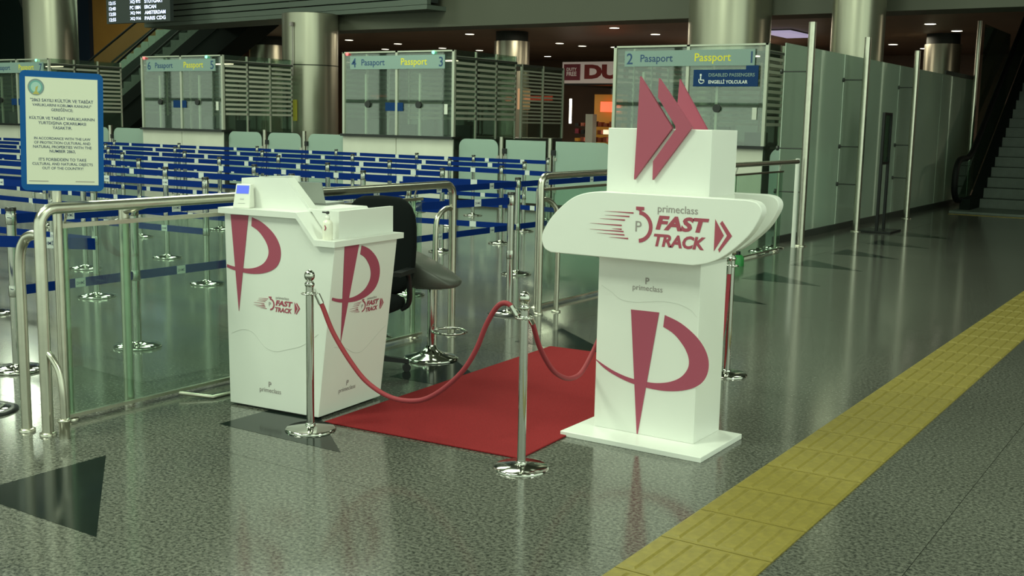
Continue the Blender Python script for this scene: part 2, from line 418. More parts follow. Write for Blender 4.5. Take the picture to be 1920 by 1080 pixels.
def fast_track(parent, origin, ux, uy, s):
    ux = Vector(ux); uy = Vector(uy)
    def at(u, v): return Vector(origin) + ux * (u * s) + uy * (v * s)
    lettering('primeclass', 'grey_print', parent, at(3, 32), ux, uy, width=77 * s, bold=0.004)
    lettering('FAST', 'maroon_text', parent, at(0, 0), ux, uy, width=102 * s, height=26 * s, bold=0.048, shear=0.2)
    lettering('TRACK', 'maroon_text', parent, at(-3, -30), ux, uy, width=100 * s, height=23 * s, bold=0.042, shear=0.2)
    lettering('P', 'grey_print', parent, at(-40, -6), ux, uy, height=19 * s)
    polys = []
    o_ = arc(-35, 3, 29, 29, 86, -84, 14); i_ = arc(-35, 3, 22, 22, 86, -84, 14)
    for a in range(14): polys.append([o_[a], o_[a + 1], i_[a + 1], i_[a]])
    polys.append([(-35, 27), (-29, 27), (-30, 33), (-34, 33)])
    polys.append([(-40, 33), (-24, 33), (-24, 39), (-40, 39)])
    polys += [[(-104, y), (-43 - dx, y - 1.3), (-43 - dx, y + 1.3)] for y, dx in [(27, 2), (20, 10)]]
    polys += [[(-134 + ex, y), (-50 - dx, y - 1.3), (-50 - dx, y + 1.3)] for y, dx, ex in [(13, 12, 20), (3, 18, 0), (-4, 18, 45), (-8, 14, 0), (-14, 12, 15), (-20, 4, 40)]]
    polys.append([(113, -30), (130, -1), (113, 26)])
    polys.append([(126, 24), (145, -1), (123, -31), (121, -26), (136, -1), (122, 19)])
    polys = [[(u * s, v * s) for u, v in p] for p in polys]
    decal(polys[:14], 'maroon_text', parent, origin, ux, uy, 'stopwatch_mark')
    decal([[(-35 * s, 31.6 * s), (-29 * s, 31.0 * s), (-29 * s, 33.5 * s), (-35 * s, 33.5 * s)]], 'maroon_text', parent, origin, ux, uy, 'stopwatch_stem', 0.0021)
    decal([polys[15]], 'maroon_text', parent, origin, ux, uy, 'stopwatch_crown', 0.0024)
    for p in polys[16:-2]: decal([p], 'maroon_text', parent, origin, ux, uy, 'speed_line')
    decal([polys[-2]], 'maroon_text', parent, origin, ux, uy, 'arrow_mark')
    c = polys[-1]
    decal([[c[0], c[1], c[4], c[5]], [c[1], c[2], c[3], c[4]]], 'maroon_text', parent, origin, ux, uy, 'arrow_mark')
def wave(parent, origin, ux, uy, pts, w=0.0022):
    p = [(q.x, q.y) for q in smooth_path([(a, b, 0) for a, b in pts], 5)]
    b = MB()
    for a in range(len(p) - 1):
        b.prism([p[a], p[a + 1], (p[a + 1][0], p[a + 1][1] - w), (p[a][0], p[a][1] - w)], 0, 0.0008, lambda u, v, x: (u, v, x))
    o = b.build('wave_line', 'pale_print', parent); o.matrix_local = frame(origin, ux, uy)

# ------------------------------------------------------------------ totem
T = thing('sign_totem', 'tall white fast-track sign totem with maroon arrows on top', 'sign', (-2.54, 5.35, 0))
MB().box(-0.385, 0.42, -0.365, 0.172, 0.0, 0.028).build('base_plate', 'white_panel', T, bevel=0.003)
MB().box(-0.290, 0.292, -0.170, 0.165, 0.028, 0.960).build('column', 'white_panel', T, bevel=0.003)
MB().box(-0.262, 0.315, -0.165, 0.165, 1.292, 1.625).build('head_box', 'white_panel', T, bevel=0.003)
def leaf():
    L, R, B_, T_ = -0.575, 0.640, 0.965, 1.302
    pts = []
    pts += [(p.x, p.y) for p in smooth_path([(-0.515, B_, 0), (-0.555, 0.985, 0), (-0.572, 1.030, 0), (-0.560, 1.085, 0), (-0.50, 1.170, 0), (-0.40, 1.255, 0), (-0.31, 1.290, 0), (-0.22, T_, 0)], 5)]
    pts += [(p.x, p.y) for p in smooth_path([(0.56, T_, 0), (0.610, 1.292, 0), (0.637, 1.262, 0), (0.630, 1.215, 0), (0.575, 1.125, 0), (0.47, 1.030, 0), (0.385, 0.985, 0), (0.30, B_, 0)], 5)]
    return pts
LF = leaf()
MB().prism(LF, -0.295, -0.225, lambda u, v, w: (u, w, v)).build('front_panel', 'white_panel', T, bevel=0.004)
MB().prism(LF, 0.170, 0.240, lambda u, v, w: (u - 0.085, w, v)).build('rear_panel', 'white_panel', T, bevel=0.004)
MB().box(-0.262, 0.315, -0.226, 0.171, 0.970, 1.293).build('panel_core', 'white_edge', T)
def arrow(name, poly, y0, y1):
    MB().prism(poly, y0, y1, lambda u, v, w: (u, w, v)).build(name, 'maroon', T)
ya = -0.185
arrow('arrow', [(-0.080, 1.886), (-0.094, 1.365), (0.109, 1.631)], ya, ya + 0.019)
b = MB()
chev = [(0.025, 1.876), (0.216, 1.638), (0.011, 1.368), (0.010, 1.462), (0.133, 1.631), (0.024, 1.782)]
b.prism([chev[0], chev[5], chev[4], chev[1]], ya, ya + 0.019, lambda u, v, w: (u, w, v))
b.prism([chev[1], chev[4], chev[3], chev[2]], ya, ya + 0.019, lambda u, v, w: (u, w, v))
b.build('arrow', 'maroon', T)
arrow('arrow', [(-0.025, 1.886), (-0.05, 1.40), (-0.05, 1.40), (0.160, 1.600)], 0.166, 0.184)
fast_track(T, (0.093, -0.2953, 1.128), FX, FZ, 1 / 358.0)
small_logo(T, (0.0, -0.1705, 0.795), FX, FZ, 0.95)
p_logo(T, (-0.090, -0.1705, 0.688), FX, FZ, 1.0)
wave(T, (-0.27, -0.1705, 0.70), FX, FZ, [(0.0, 0.10), (0.06, 0.07), (0.12, 0.035), (0.20, 0.03), (0.28, 0.04), (0.36, 0.05), (0.45, 0.045), (0.52, 0.02), (0.55, -0.01)])
tag(T, 'tall white fast-track sign totem with maroon arrows on top', 'sign')

# ------------------------------------------------------------------ desk
DR = math.radians(4.6)
D = thing('reception_desk', 'white tapered fast-track counter desk with maroon emblems beside the red carpet', 'desk', (-4.79, 4.395, 0), DR)
# body: right side leans outwards towards the top; front profile steps down from tall to low
zt, zl = 1.105, 0.965
def fx(z): return 0.637 + 0.118 * z / zl          # right side x at height z
def lx(z): return 0.0 - 0.020 * z / zt
front = [(lx(0), 0.012), (fx(0.012), 0.012), (fx(zl), zl), (0.64, zl), (0.515, zt), (lx(zt), zt)]
MB().prism(front, 0.0, 0.585, lambda u, v, w: (u, w, v)).build('body', 'white_panel', D, bevel=0.003)
MB().box(0.03, 0.60, 0.02, 0.56, 0.0, 0.0125).build('plinth', 'counter_black', D)
# counter ledge following the stepped profile (three pieces in one part)
g = MB()
e = 0.030
def led(u0, z0, u1, z1, t=0.032):
    g.hexa([(u0, -e, z0), (u1, -e, z1), (u1, 0.62, z1), (u0, 0.62, z0)], [(u0, -e, z0 + t), (u1, -e, z1 + t), (u1, 0.62, z1 + t), (u0, 0.62, z0 + t)])
led(lx(zt) - 0.02, zt, 0.515, zt); led(0.515, zt, 0.64, zl); led(0.64, zl, fx(zl) + 0.022, zl)
g.build('ledge', 'white_panel', D)
# raised inner screen: hood on the left, low wall towards the right corner
hood = [(0.02, zt + 0.03), (0.53, zt + 0.03), (0.58, 1.075), (0.66, zl + 0.03), (fx(zl) - 0.04, zl + 0.03), (fx(zl) - 0.04, 1.148), (0.50, 1.150), (0.345, 1.312), (0.03, 1.300)]
MB().prism(hood, 0.09, 0.112, lambda u, v, w: (u, w, v)).build('front_screen', 'white_panel', D)
MB().box(fx(zl) - 0.062, fx(zl) - 0.04, 0.112, 0.60, zl + 0.03, 1.148).build('side_screen', 'white_panel', D)
side = [(0.112, zt + 0.03), (0.515, zt + 0.03), (0.515, 1.300), (0.112, 1.300)]
MB().prism(side, 0.03, 0.052, lambda u, v, w: (w, u, v)).build('hood_wall', 'white_panel', D)
MB().box(0.052, 0.105, 0.50, 0.515, zt + .03, 1.300).build('hood_back', 'white_panel', D)
MB().hexa([(0.345, 0.112, 1.292), (0.50, 0.112, 1.13), (0.50, 0.17, 1.13), (0.345, 0.17, 1.292)], [(0.345, 0.112, 1.312), (0.512, 0.112, 1.142), (0.512, 0.17, 1.142), (0.345, 0.17, 1.312)]).build('hood_slope', 'white_edge', D)
# printed artwork on the front and on the leaning right side
p_logo(D, (0.028, -0.0006, 1.098), FX, FZ, 0.80, cut=-0.055)
fast_track(D, (0.345, -0.0006, 0.610), FX, FZ, 1 / 840.0)
small_logo(D, (0.300, -0.0006, 0.108), FX, FZ, 0.86)
wave(D, (0.02, -0.0006, 0.42), FX, FZ, [(0.0, 0.0), (0.08, 0.03), (0.16, 0.02), (0.24, -0.05), (0.32, -0.07), (0.40, -0.05), (0.50, -0.02), (0.58, 0.03), (0.62, 0.06)])
sn = Vector((0.118, 0, zl)).normalized()
def sd(y, z): return (fx(z) + 0.0008, y, z)
p_logo(D, sd(0.085, 0.960), FY, sn, 0.80, cut=-0.095)
fast_track(D, sd(0.345, 0.595), FY, sn, 1 / 860.0)
small_logo(D, sd(0.24, 0.12), FY, sn, 0.86)
wave(D, sd(0.08, 0.40), FY, sn, [(0.0, 0.0), (0.10, -0.02), (0.18, -0.06), (0.26, -0.07), (0.34, -0.03), (0.42, 0.02), (0.48, 0.05)])

def onD(x, y, z):
    return (-4.79 + x * math.cos(DR) - y * math.sin(DR), 4.395 + x * math.sin(DR) + y * math.cos(DR), z)
# card reader
C = thing('card_reader', 'small white payment terminal with glowing blue screen on the desk ledge', 'card reader', onD(0.10, 0.020, zt + 0.032), DR + 0.32)
MB().hexa([(-0.05, -0.03, 0), (0.05, -0.03, 0), (0.05, 0.05, 0), (-0.05, 0.05, 0)], [(-0.045, 0.012, 0.135), (0.045, 0.012, 0.135), (0.045, 0.05, 0.130), (-0.045, 0.05, 0.130)]).build('casing', 'device_white', C, bevel=0.006)
sl = Vector((0, 0.042, 0.135)).normalized()
decal([[(-0.036, 0.0), (0.036, 0.0), (0.036, 0.046), (-0.036, 0.046)]], 'screen_blue', C, (0, -0.03 + 0.042 * 0.6 - .0006, 0.135 * 0.6), FX, sl, 'screen')
decal([[(-0.011, 0), (0.011, 0), (0.011, 0.008), (-0.011, 0.008)]], 'pale_print', C, (0, -0.03 + 0.042 * 0.36 - .0006, 0.135 * 0.36), FX, sl, 'button')
decal([[(-0.02, 0), (0.02, 0), (0.02, 0.003), (-0.02, 0.003)]], 'pale_print', C, (0, -0.03 + 0.042 * 0.2 - .0006, 0.135 * 0.2), FX, sl, 'button')
# sanitizer pump bottle on the low ledge
B = thing('pump_bottle', 'clear pump bottle with curved maroon mark on the low desk ledge', 'bottle', onD(0.685, 0.03, zl + 0.032), DR)
MB().lathe([(0.026, 0), (0.028, 0.004), (0.028, 0.085), (0.024, 0.100), (0.012, 0.108), (0.011, 0.116)], 20).build('bottle_body', 'bottle_clear', B)
MB().lathe([(0.013, 0.112), (0.013, 0.128), (0.005, 0.130), (0.004, 0.142)], 14).build('collar', 'device_white', B)
MB().lathe([(0.009, 0.140), (0.010, 0.150), (0.006, 0.154)], 14).box(-0.034, 0.0, -0.004, 0.004, 0.143, 0.151).build('pump_head', 'black_plastic', B)
dm = MB()
for a in range(8):
    t0 = math.radians(-60 + 15 * a); t1 = math.radians(-60 + 15 * (a + 1))
    dm.prism([(0.017 * math.cos(t0) - .006, 0.017 * math.sin(t0)), (0.017 * math.cos(t1) - .006, 0.017 * math.sin(t1)), (0.011 * math.cos(t1) - .006, 0.013 * math.sin(t1)), (0.011 * math.cos(t0) - .006, 0.013 * math.sin(t0))], -0.0295, -0.024, lambda u, v, w: (u, w, 0.066 + v))
dm.build('bottle_mark', 'maroon', B)
# laptop behind the hood, resting on the inner work surface
LP = thing('laptop', 'open grey laptop lid showing behind the white desk hood', 'laptop', onD(0.175, 0.47, zt + 0.032), DR + 0.05)
MB().box(-0.12, 0.15, 0.0, 0.19, 0, 0.014).build('keyboard_base', 'laptop_grey', LP, bevel=0.003)
MB().hexa([(-0.12, -0.010, 0.012), (0.15, -0.010, 0.012), (0.15, -0.002, 0.012), (-0.12, -0.002, 0.012)], [(-0.12, -0.045, 0.135), (0.15, -0.045, 0.135), (0.15, -0.038, 0.135), (-0.12, -0.038, 0.135)]).build('lid', 'laptop_grey', LP, bevel=0.002)

# ------------------------------------------------------------------ rope posts and ropes
def rope_post(x, y, label, base_rad=0.135):
    o = thing('rope_stanchion', label, 'stanchion', (x, y, 0.0), 0, 'chrome rope posts')
    MB().lathe([(base_rad, 0), (base_rad, 0.007), (base_rad * 0.93, 0.014), (0.05, 0.020), (0.030, 0.024)], 40).build('base', 'chrome', o)
    MB().lathe([(0.027, 0.022), (0.027, 0.034), (0.021, 0.038)], 20).build('collar', 'chrome', o)
    MB().cyl((0, 0, 0.030), (0, 0, 0.800), 0.0205, 20).build('pole', 'chrome', o)
    MB().lathe([(0.0205, 0.770), (0.026, 0.778), (0.026, 0.790), (0.015, 0.797), (0.013, 0.802), (0.022, 0.808), (0.0275, 0.820), (0.0285, 0.832), (0.0245, 0.846), (0.014, 0.857), (0.003, 0.860)], 20).build('ball_finial', 'chrome', o)
    r = MB()
    r.tube([(0.042 * math.cos(a * PI / 10), 0.042 * math.sin(a * PI / 10), 0.735) for a in range(21)], 0.004, 8)
    r.lathe([(0.0215, 0.726), (0.025, 0.730), (0.025, 0.740), (0.0215, 0.744)], 20)
    for a in range(4): r.cyl((0.02 * math.cos(a * PI / 2), 0.02 * math.sin(a * PI / 2), 0.735), (0.042 * math.cos(a * PI / 2), 0.042 * math.sin(a * PI / 2), 0.735), 0.004, 8)
    r.build('ring', 'chrome', o)
    return o
rope_post(-4.050, 4.275, 'chrome rope post with ball top standing in front of the white desk')
rope_post(-2.785, 4.385, 'chrome rope post with ball top standing at the near carpet corner before the totem')
rope_post(-2.790, 6.930, 'chrome rope post standing behind the right side of the totem')
rope_post(-2.955, 5.700, 'chrome rope post hidden behind the totem column')
def rope(label, pts):
    p = smooth_path(pts, 7)
    o = thing('barrier_rope', label, 'rope', tuple(p[len(p) // 2]), 0, 'red barrier ropes')
    l = [q - p[len(p) // 2] for q in p]
    MB().tube(l, 0.0125, 12).build('cord', 'rope_red', o)
    for a, b_ in ((0, 5), (len(l) - 1, len(l) - 6)):
        d = (l[b_] - l[a]).normalized(); 
        e_ = MB().cyl(l[a] - d * 0.004, l[a] + d * 0.050, 0.0155, 14)
        e_.tube([l[a] - d * 0.004, l[a] - d * 0.02, l[a] - d * 0.03 + Vector((0, 0, 0.006))], 0.004, 8)
        e_.build('end_cap', 'chrome', o)
rope('red rope sagging between the desk post and the near carpet corner post',
     [(-4.005, 4.285, 0.730), (-3.975, 4.295, 0.665), (-3.91, 4.30, 0.54), (-3.80, 4.31, 0.40), (-3.69, 4.32, 0.30), (-3.54, 4.33, 0.243), (-3.38, 4.34, 0.250), (-3.25, 4.345, 0.315), (-3.12, 4.35, 0.43), (-3.04, 4.355, 0.55), (-2.985, 4.36, 0.68), (-2.935, 4.365, 0.765), (-2.895, 4.37, 0.795), (-2.855, 4.375, 0.785), (-2.825, 4.38, 0.745)])
rope('red rope drooping from the near corner post towards the back of the totem',
     [(-2.787, 4.430, 0.735), (-2.79, 4.47, 0.69), (-2.795, 4.55, 0.56), (-2.80, 4.68, 0.43), (-2.815, 4.84, 0.355), (-2.835, 4.98, 0.335), (-2.862, 5.10, 0.345), (-2.905, 5.28, 0.41), (-2.935, 5.50, 0.57), (-2.953, 5.655, 0.735)])
rope('red rope hanging behind the right side of the totem down to the floor',
     [(-2.952, 5.745, 0.735), (-2.94, 5.84, 0.55), (-2.92, 5.98, 0.32), (-2.89, 6.16, 0.13), (-2.86, 6.36, 0.05), (-2.83, 6.56, 0.035), (-2.81, 6.71, 0.065), (-2.80, 6.80, 0.18), (-2.795, 6.86, 0.36), (-2.792, 6.885, 0.58), (-2.79, 6.888, 0.735)])

# ------------------------------------------------------------------ chairs behind the desk
CH = thing('office_chair', 'black office chair with armrests standing behind the white desk', 'chair', (-4.74, 5.50, 0), 0.30)
for a in range(5):
    t = 2 * PI * a / 5 + 0.35 - 1.2
    c_, s_ = math.cos(t), math.sin(t)
    lg = MB().hexa([(c_ * .04 - s_ * .025, s_ * .04 + c_ * .025, .085), (c_ * .04 + s_ * .025, s_ * .04 - c_ * .025, .085), (c_ * .30 + s_ * .016, s_ * .30 - c_ * .016, .055), (c_ * .30 - s_ * .016, s_ * .30 + c_ * .016, .055)],
                   [(c_ * .04 - s_ * .025, s_ * .04 + c_ * .025, .125), (c_ * .04 + s_ * .025, s_ * .04 - c_ * .025, .125), (c_ * .30 + s_ * .016, s_ * .30 - c_ * .016, .080), (c_ * .30 - s_ * .016, s_ * .30 + c_ * .016, .080)]).build('leg', 'black_plastic', CH)
    MB().cyl((c_ * .285 - s_ * .022, s_ * .285 + c_ * .022, .028), (c_ * .285 + s_ * .022, s_ * .285 - c_ * .022, .028), .028, 16).build('castor', 'black_plastic', lg)
MB().lathe([(0.045, 0.08), (0.045, 0.13), (0.028, 0.14), (0.028, 0.40)], 16).build('gas_lift', 'black_plastic', CH)
def pad(name, w, d, h, material, parent, n=10, pw=3.2):
    # superellipsoid cushion
    b = MB(); vs = []; nu, nv = 28, 12
    def sg(v, e): return math.copysign(abs(v) ** e, v)
    for j in range(nv + 1):
        ph = -PI / 2 + PI * j / nv
        for i in range(nu):
            th = 2 * PI * i / nu
            vs.append((w * sg(math.cos(ph), .5) * sg(math.cos(th), .55), d * sg(math.cos(ph), .5) * sg(math.sin(th), .55), h * sg(math.sin(ph), .7)))
    b.add(vs, [(j * nu + i, j * nu + (i + 1) % nu, (j + 1) * nu + (i + 1) % nu, (j + 1) * nu + i) for j in range(nv) for i in range(nu)], True)
    return b
st = pad('seat', 0.25, 0.24, 0.055, None, None).build('seat', 'black_fabric', CH); st.location = (0, 0, 0.455)
bk = pad('backrest', 0.255, 0.055, 0.33, None, None).build('backrest', 'black_fabric', CH); bk.location = (0.03, -0.02, 0.825); bk.rotation_euler = (-0.08, 0, 0)
bk.location = (0.02, 0.235, 0.815)
MB().box(-0.035, 0.035, 0.18, 0.285, 0.42, 0.44).box(-0.035, 0.035, 0.265, 0.29, 0.42, 0.62).build('back_bracket', 'black_plastic', CH)
for s in (-1, 1):
    ar = MB().tube(smooth_path([(s * .235, 0.08, 0.42), (s * .285, 0.08, 0.46), (s * .30, 0.06, 0.56), (s * .30, 0.02, 0.665), (s * .30, -0.12, 0.675)], 4), 0.018, 10).build('armrest', 'black_plastic', CH)
    MB().box(s * .30 - .032, s * .30 + .032, -0.17, 0.09, 0.668, 0.695).build('arm_pad', 'black_plastic', ar)
# grey shell bar stool
BS = thing('bar_stool', 'grey shell bar stool with chrome pedestal beside the black office chair', 'stool', (-4.64, 6.10, 0), 0.45)
MB().lathe([(0.19, 0), (0.195, 0.008), (0.17, 0.022), (0.10, 0.040), (0.05, 0.065), (0.032, 0.10)], 36).build('base', 'chrome', BS)
MB().cyl((0, 0, 0.08), (0, 0, 0.54), 0.026, 18).build('pedestal', 'chrome', BS)
MB().tube([(0.13 + 0.12 * math.cos(a * PI / 12), 0.12 * math.sin(a * PI / 12), 0.20) for a in range(25)], 0.009, 8).cyl((0.01, 0, 0.2), (0.05, 0, 0.2), 0.012, 8).build('footrest', 'chrome', BS)
sh = MB(); NU, NV = 18, 18; vs = []
for j in range(NV + 1):
    v = j / NV * 2 - 1
    for i in range(NU + 1):
        u = i / NU * 2 - 1
        ru = u * math.sqrt(1 - v * v / 2) * 0.215; rv = v * math.sqrt(1 - u * u / 2) * 0.225
        z = 0.585 + 0.18 * ((1 - u) / 2) ** 1.05 - 0.02 * v * v - 0.03 * max(0, u) ** 3
        vs.append((ru, rv, z))
fs = [(j * (NU + 1) + i, j * (NU + 1) + i + 1, (j + 1) * (NU + 1) + i + 1, (j + 1) * (NU + 1) + i) for j in range(NV) for i in range(NU)]
sh.add(vs, fs, True)
nv_ = len(vs)
lo = [(x * .93, y * .93, 0.505 + 0.03 * ((x / .235) ** 2 + (y / .225) ** 2) * .5) for x, y, z in vs]
sh.add(lo, [tuple(reversed(f)) for f in fs], True)
ring = [i for i in range(NU + 1)] + [j * (NU + 1) + NU for j in range(1, NV + 1)] + [NV * (NU + 1) + i for i in range(NU - 1, -1, -1)] + [j * (NU + 1) for j in range(NV - 1, 0, -1)]
rv_ = [vs[i] for i in ring] + [lo[i] for i in ring]; nr = len(ring)
sh.add(rv_, [(i, (i + 1) % nr, nr + (i + 1) % nr, nr + i) for i in range(nr)], True)
so = sh.build('seat_shell', 'grey_shell', BS)
bm = bmesh.new(); bm.from_mesh(so.data); bmesh.ops.remove_doubles(bm, verts=bm.verts, dist=1e-5); bmesh.ops.recalc_face_normals(bm, faces=bm.faces); bm.to_mesh(so.data); bm.free()
md = so.modifiers.new('soft', 'SUBSURF'); md.levels = 1; md.render_levels = 1
MB().box(-0.09, 0.09, -0.09, 0.09, 0.50, 0.522).build('seat_plate', 'chrome', BS)

# ------------------------------------------------------------------ steel and glass fences
def hoop(pts, r=0.021, n=5): return MB().tube(smooth_path(pts, n), r, 14)
def fence(label, y0, y1, xr=-5.08, xg=-5.185, zr=1.165, near=True, far=True, mids=(), glass_y=None):
    F = thing('glass_fence', label, 'fence', (xr, y0, 0))
    L = y1 - y0; c = 0.085
    def corner(ya, za, yb, zb, yc, zc): return [(0, ya, za), (0, yb, zb), (0, yc, zc)]
    pts = []
    if near:
        pts += [(0, 0, 0.0), (0, 0, 0.5), (0, 0, zr - c)]
        pts += [(0, c - c * math.cos(a), zr - c + c * math.sin(a)) for a in (0.3, 0.6, 0.9, 1.2)]
    pts += [(0, c, zr), (0, L * .5, zr), (0, L - c, zr)]
    if far:
        pts += [(0, L - c + c * math.sin(a), zr - c + c * math.cos(a)) for a in (0.3, 0.6, 0.9, 1.2)]
        pts += [(0, L, zr - c), (0, L, 0.5), (0, L, 0)]
    MB().tube(pts, 0.0295, 18).build('hand_rail', 'steel', F)
    g = xg - xr
    gy0, gy1 = glass_y if glass_y else (0.20, L - 0.2)
    n = max(1, round((gy1 - gy0) / 1.6))
    for k in range(n):
        a = gy0 + (gy1 - gy0) * k / n + 0.006; b_ = gy0 + (gy1 - gy0) * (k + 1) / n - 0.006
        MB().box(g - .005, g + .005, a, b_, 0.035, 1.045).build('glass_pane', 'fence_glass', F)
    MB().box(g - .014, g + .014, gy0, gy1, 1.045, 1.068).build('cap_rail', 'steel', F)
    MB().box(g - .012, g + .012, gy0, gy1, 0.020, 0.038).build('bottom_rail', 'steel', F)
    ny = [gy0 + 0.06 + (gy1 - gy0 - 0.12) * k / n for k in range(n + 1)]
    for y in ny:
        p = MB().cyl((g - 0.035, y, 0), (g - 0.035, y, 1.05), 0.019, 14).build('glass_post', 'steel', F)
        MB().lathe([(0.045, 0), (0.045, 0.008), (0.024, 0.014), (0.022, 0.03)], 18, (g - 0.035, y, 0)).build('foot', 'steel', p)
        MB().cyl((g - 0.035, y, 1.05), (g - 0.0, y, zr - 0.02), 0.007, 8).build('pin', 'chrome', p)
    for y in ([0] if near else []) + ([L] if far else []):
        MB().lathe([(0.042, 0), (0.042, 0.012), (0.032, 0.016)], 20, (0, y, 0)).build('foot', 'steel', F)
    for y in mids:
        MB().cyl((g - 0.06, y, 0), (g - 0.06, y, zr - 0.05), 0.028, 16).cyl((g - .06, y, zr - .06), (0, y, zr - .01), 0.02, 10).build('post', 'steel', F)
    return F
F1 = fence('steel tube and glass fence left of the white desk', 3.39, 6.89, xr=-5.045, mids=(0.66,))
a1 = hoop([(-0.02, 0.0, 1.03), (-0.06, -0.005, 1.03), (-0.115, -0.012, 1.00), (-0.147, -0.02, 0.90), (-0.150, -0.02, 0.6), (-0.150, -0.02, 0.0)], 0.026).build('side_hoop', 'steel', F1)
MB().lathe([(0.042, 0), (0.042, 0.012), (0.030, 0.016)], 20, (-0.150, -0.02, 0)).build('foot', 'steel', a1)
a2 = hoop([(0.01, 0.005, 0.435), (0.05, 0.005, 0.41), (0.095, 0.01, 0.345), (0.118, 0.01, 0.25), (0.120, 0.012, 0.12), (0.120, 0.012, 0.0)], 0.0165).build('low_hoop', 'steel', F1)
MB().lathe([(0.026, 0), (0.026, 0.085), (0.034, 0.09), (0.034, 0.10), (0.018, 0.104)], 18, (0.120, 0.012, 0)).build('foot', 'steel', a2)
hoop([(0.0, 3.49, 0.98), (-0.0, 3.42, 0.985), (-0.0, 3.33, 0.94), (-0.0, 3.29, 0.84), (0, 3.285, 0.4), (0, 3.285, 0.0)], 0.02).build('side_hoop', 'steel', F1)
MB().tube([(-0.08, 0.92, 0.03), (0.09, 1.02, 0.012), (0.10, 1.32, 0.012), (-0.08, 1.42, 0.03)], 0.011, 10).build('floor_loop', 'steel', F1)
F2 = fence('steel tube and glass fence right of the gap behind the totem', 8.14, 14.7, xr=-5.03, zr=1.19, far=False)
hoop([(0.0, 0.01, 0.99), (0.01, 0.07, 0.99), (0.03, 0.15, 0.95), (0.05, 0.195, 0.86), (0.06, 0.20, 0.6), (0.06, 0.20, 0.0)], 0.022).build('side_hoop', 'steel', F2)
MB().lathe([(0.04, 0), (0.04, 0.012), (0.028, 0.016)], 20, (0.06, 0.20, 0)).build('foot', 'steel', F2)

# ------------------------------------------------------------------ notice board
view = Vector((-5.15, 3.56, 0)).normalized()
NB = thing('notice_sign', 'blue framed bilingual notice sign on a steel pole behind the fence', 'sign', (-5.135, 3.555, 0), math.atan2(view.y, view.x) - PI / 2)
MB().cyl((0, 0.05, 0), (0, 0.05, 1.80), 0.024, 18).build('pole', 'steel', NB)
bd = MB().prism(arc(-.185, -.275, .03, .03, 180, 270, 4) + arc(.185, -.275, .03, .03, 270, 360, 4) + arc(.185, .275, .03, .03, 0, 90, 4) + arc(-.185, .275, .03, .03, 90, 180, 4), -0.012, 0.026, lambda u, v, w: (u, w, v)).build('frame', 'sign_blue', NB)
bd.location = (0.040, 0, 1.548); bd.scale = (0.92, 1, 0.99); bd.rotation_euler = (0, math.radians(1.3), 0)
MB().box(-0.186, 0.186, -0.0135, -0.012, -0.273, 0.273).build('sheet', 'sign_paper', bd)
rows = [('"2863 SAYILI KÜLTÜR VE TABİAT', .170), ('VARLIKLARINI KORUMA KANUNU"', .147), ('GEREĞİNCE;', .124), ('KÜLTÜR VE TABİAT VARLIKLARININ', .080), ('YURTDIŞINA ÇIKARILMASI', .056), ('YASAKTIR.', .032),
        ('IN ACCORDANCE WITH THE LAW', -.022), ('OF PROTECTION CULTURAL AND', -.044), ('NATURAL PROPERTIES WITH THE', -.066), ('NUMBER 2863,', -.088), ("IT'S FORBIDDEN TO TAKE", -.131), ('CULTURAL AND NATURAL OBJECTS', -.153), ('OUT OF THE COUNTRY!', -.175)]
for s, z in rows:
    lettering(s, 'ink_navy', bd, (0, -0.0136, z - 0.02), FX, FZ, align='CENTER', width=len(s) * 0.0112, bold=0.008, thick=0.0006)
for u in (-0.125, 0.115):
    decal([[(-.05, 0), (.05, 0), (.05, .004), (-.05, .004)]], 'grey_print', bd, (u, -0.0136, -0.258), FX, FZ, 'small_print', 0.0005)
for r0, r1, m_ in ((0.042, 0.034, 'emblem_grey'), (0.034, 0.026, 'emblem_teal'), (0.026, 0.0, 'emblem_pale')):
    decal([arc(0, 0, r0, r0, 0, 350, 35)], m_, bd, (-0.132, -0.0137 - (0.042 - r0) * 0.02, 0.222), FX, FZ, 'emblem', 0.0005)
decal([[(-.018, -.036), (.018, -.036), (.008, -.022), (-.008, -.022)], [(-.004, -.022), (.004, -.022), (.012, .008), (-.002, 0.0)]], 'emblem_gold', bd, (-0.132, -0.0142, 0.222), FX, FZ, 'emblem', 0.0005)

# ------------------------------------------------------------------ belt barriers
base_me = MB().lathe([(0.165, 0), (0.168, 0.006), (0.165, 0.016), (0.10, 0.026), (0.045, 0.034), (0.036, 0.045)], 28).mesh('base')
pole_me = MB().cyl((0, 0, 0.03), (0, 0, 1.035), 0.030, 16).mesh('pole')
cap_me = MB().lathe([(0.034, 1.025), (0.034, 1.045), (0.028, 1.05)], 16).mesh('cap')
cas_me = MB().lathe([(0.0325, -0.037), (0.0345, -0.030), (0.0345, 0.030), (0.0325, 0.037)], 16).mesh('cassette')
clip_me = MB().box(-0.008, 0.008, 0.028, 0.042, -0.03, 0.03).mesh('clip')
tag_me = MB().box(-0.04, 0.04, -0.0022, 0.0022, -0.030, 0.030).mesh('belt_tag')
LV = (0.975, 0.515)
posts = {}
def belt_post(key, x, y, label, blackcap=False, group='chrome belt stanchions of the queue maze'):
    o = thing('belt_stanchion', label, 'stanchion', (x, y, 0), 0, group)
    link('base', base_me, 'chrome', o)
    if blackcap: link('base_ring', MB().lathe([(0.185, 0.0), (0.185, 0.008), (0.16, 0.019)], 28).mesh('base_ring'), 'black_plastic', o)
    link('pole', pole_me, 'chrome', o)
    link('cap', cap_me, 'black_plastic', o)
    for z in LV:
        c = link('cassette', cas_me, 'black_plastic' if blackcap else 'chrome', o); c.location = (0, 0, z)
    posts[key] = (o, x, y)
    return o
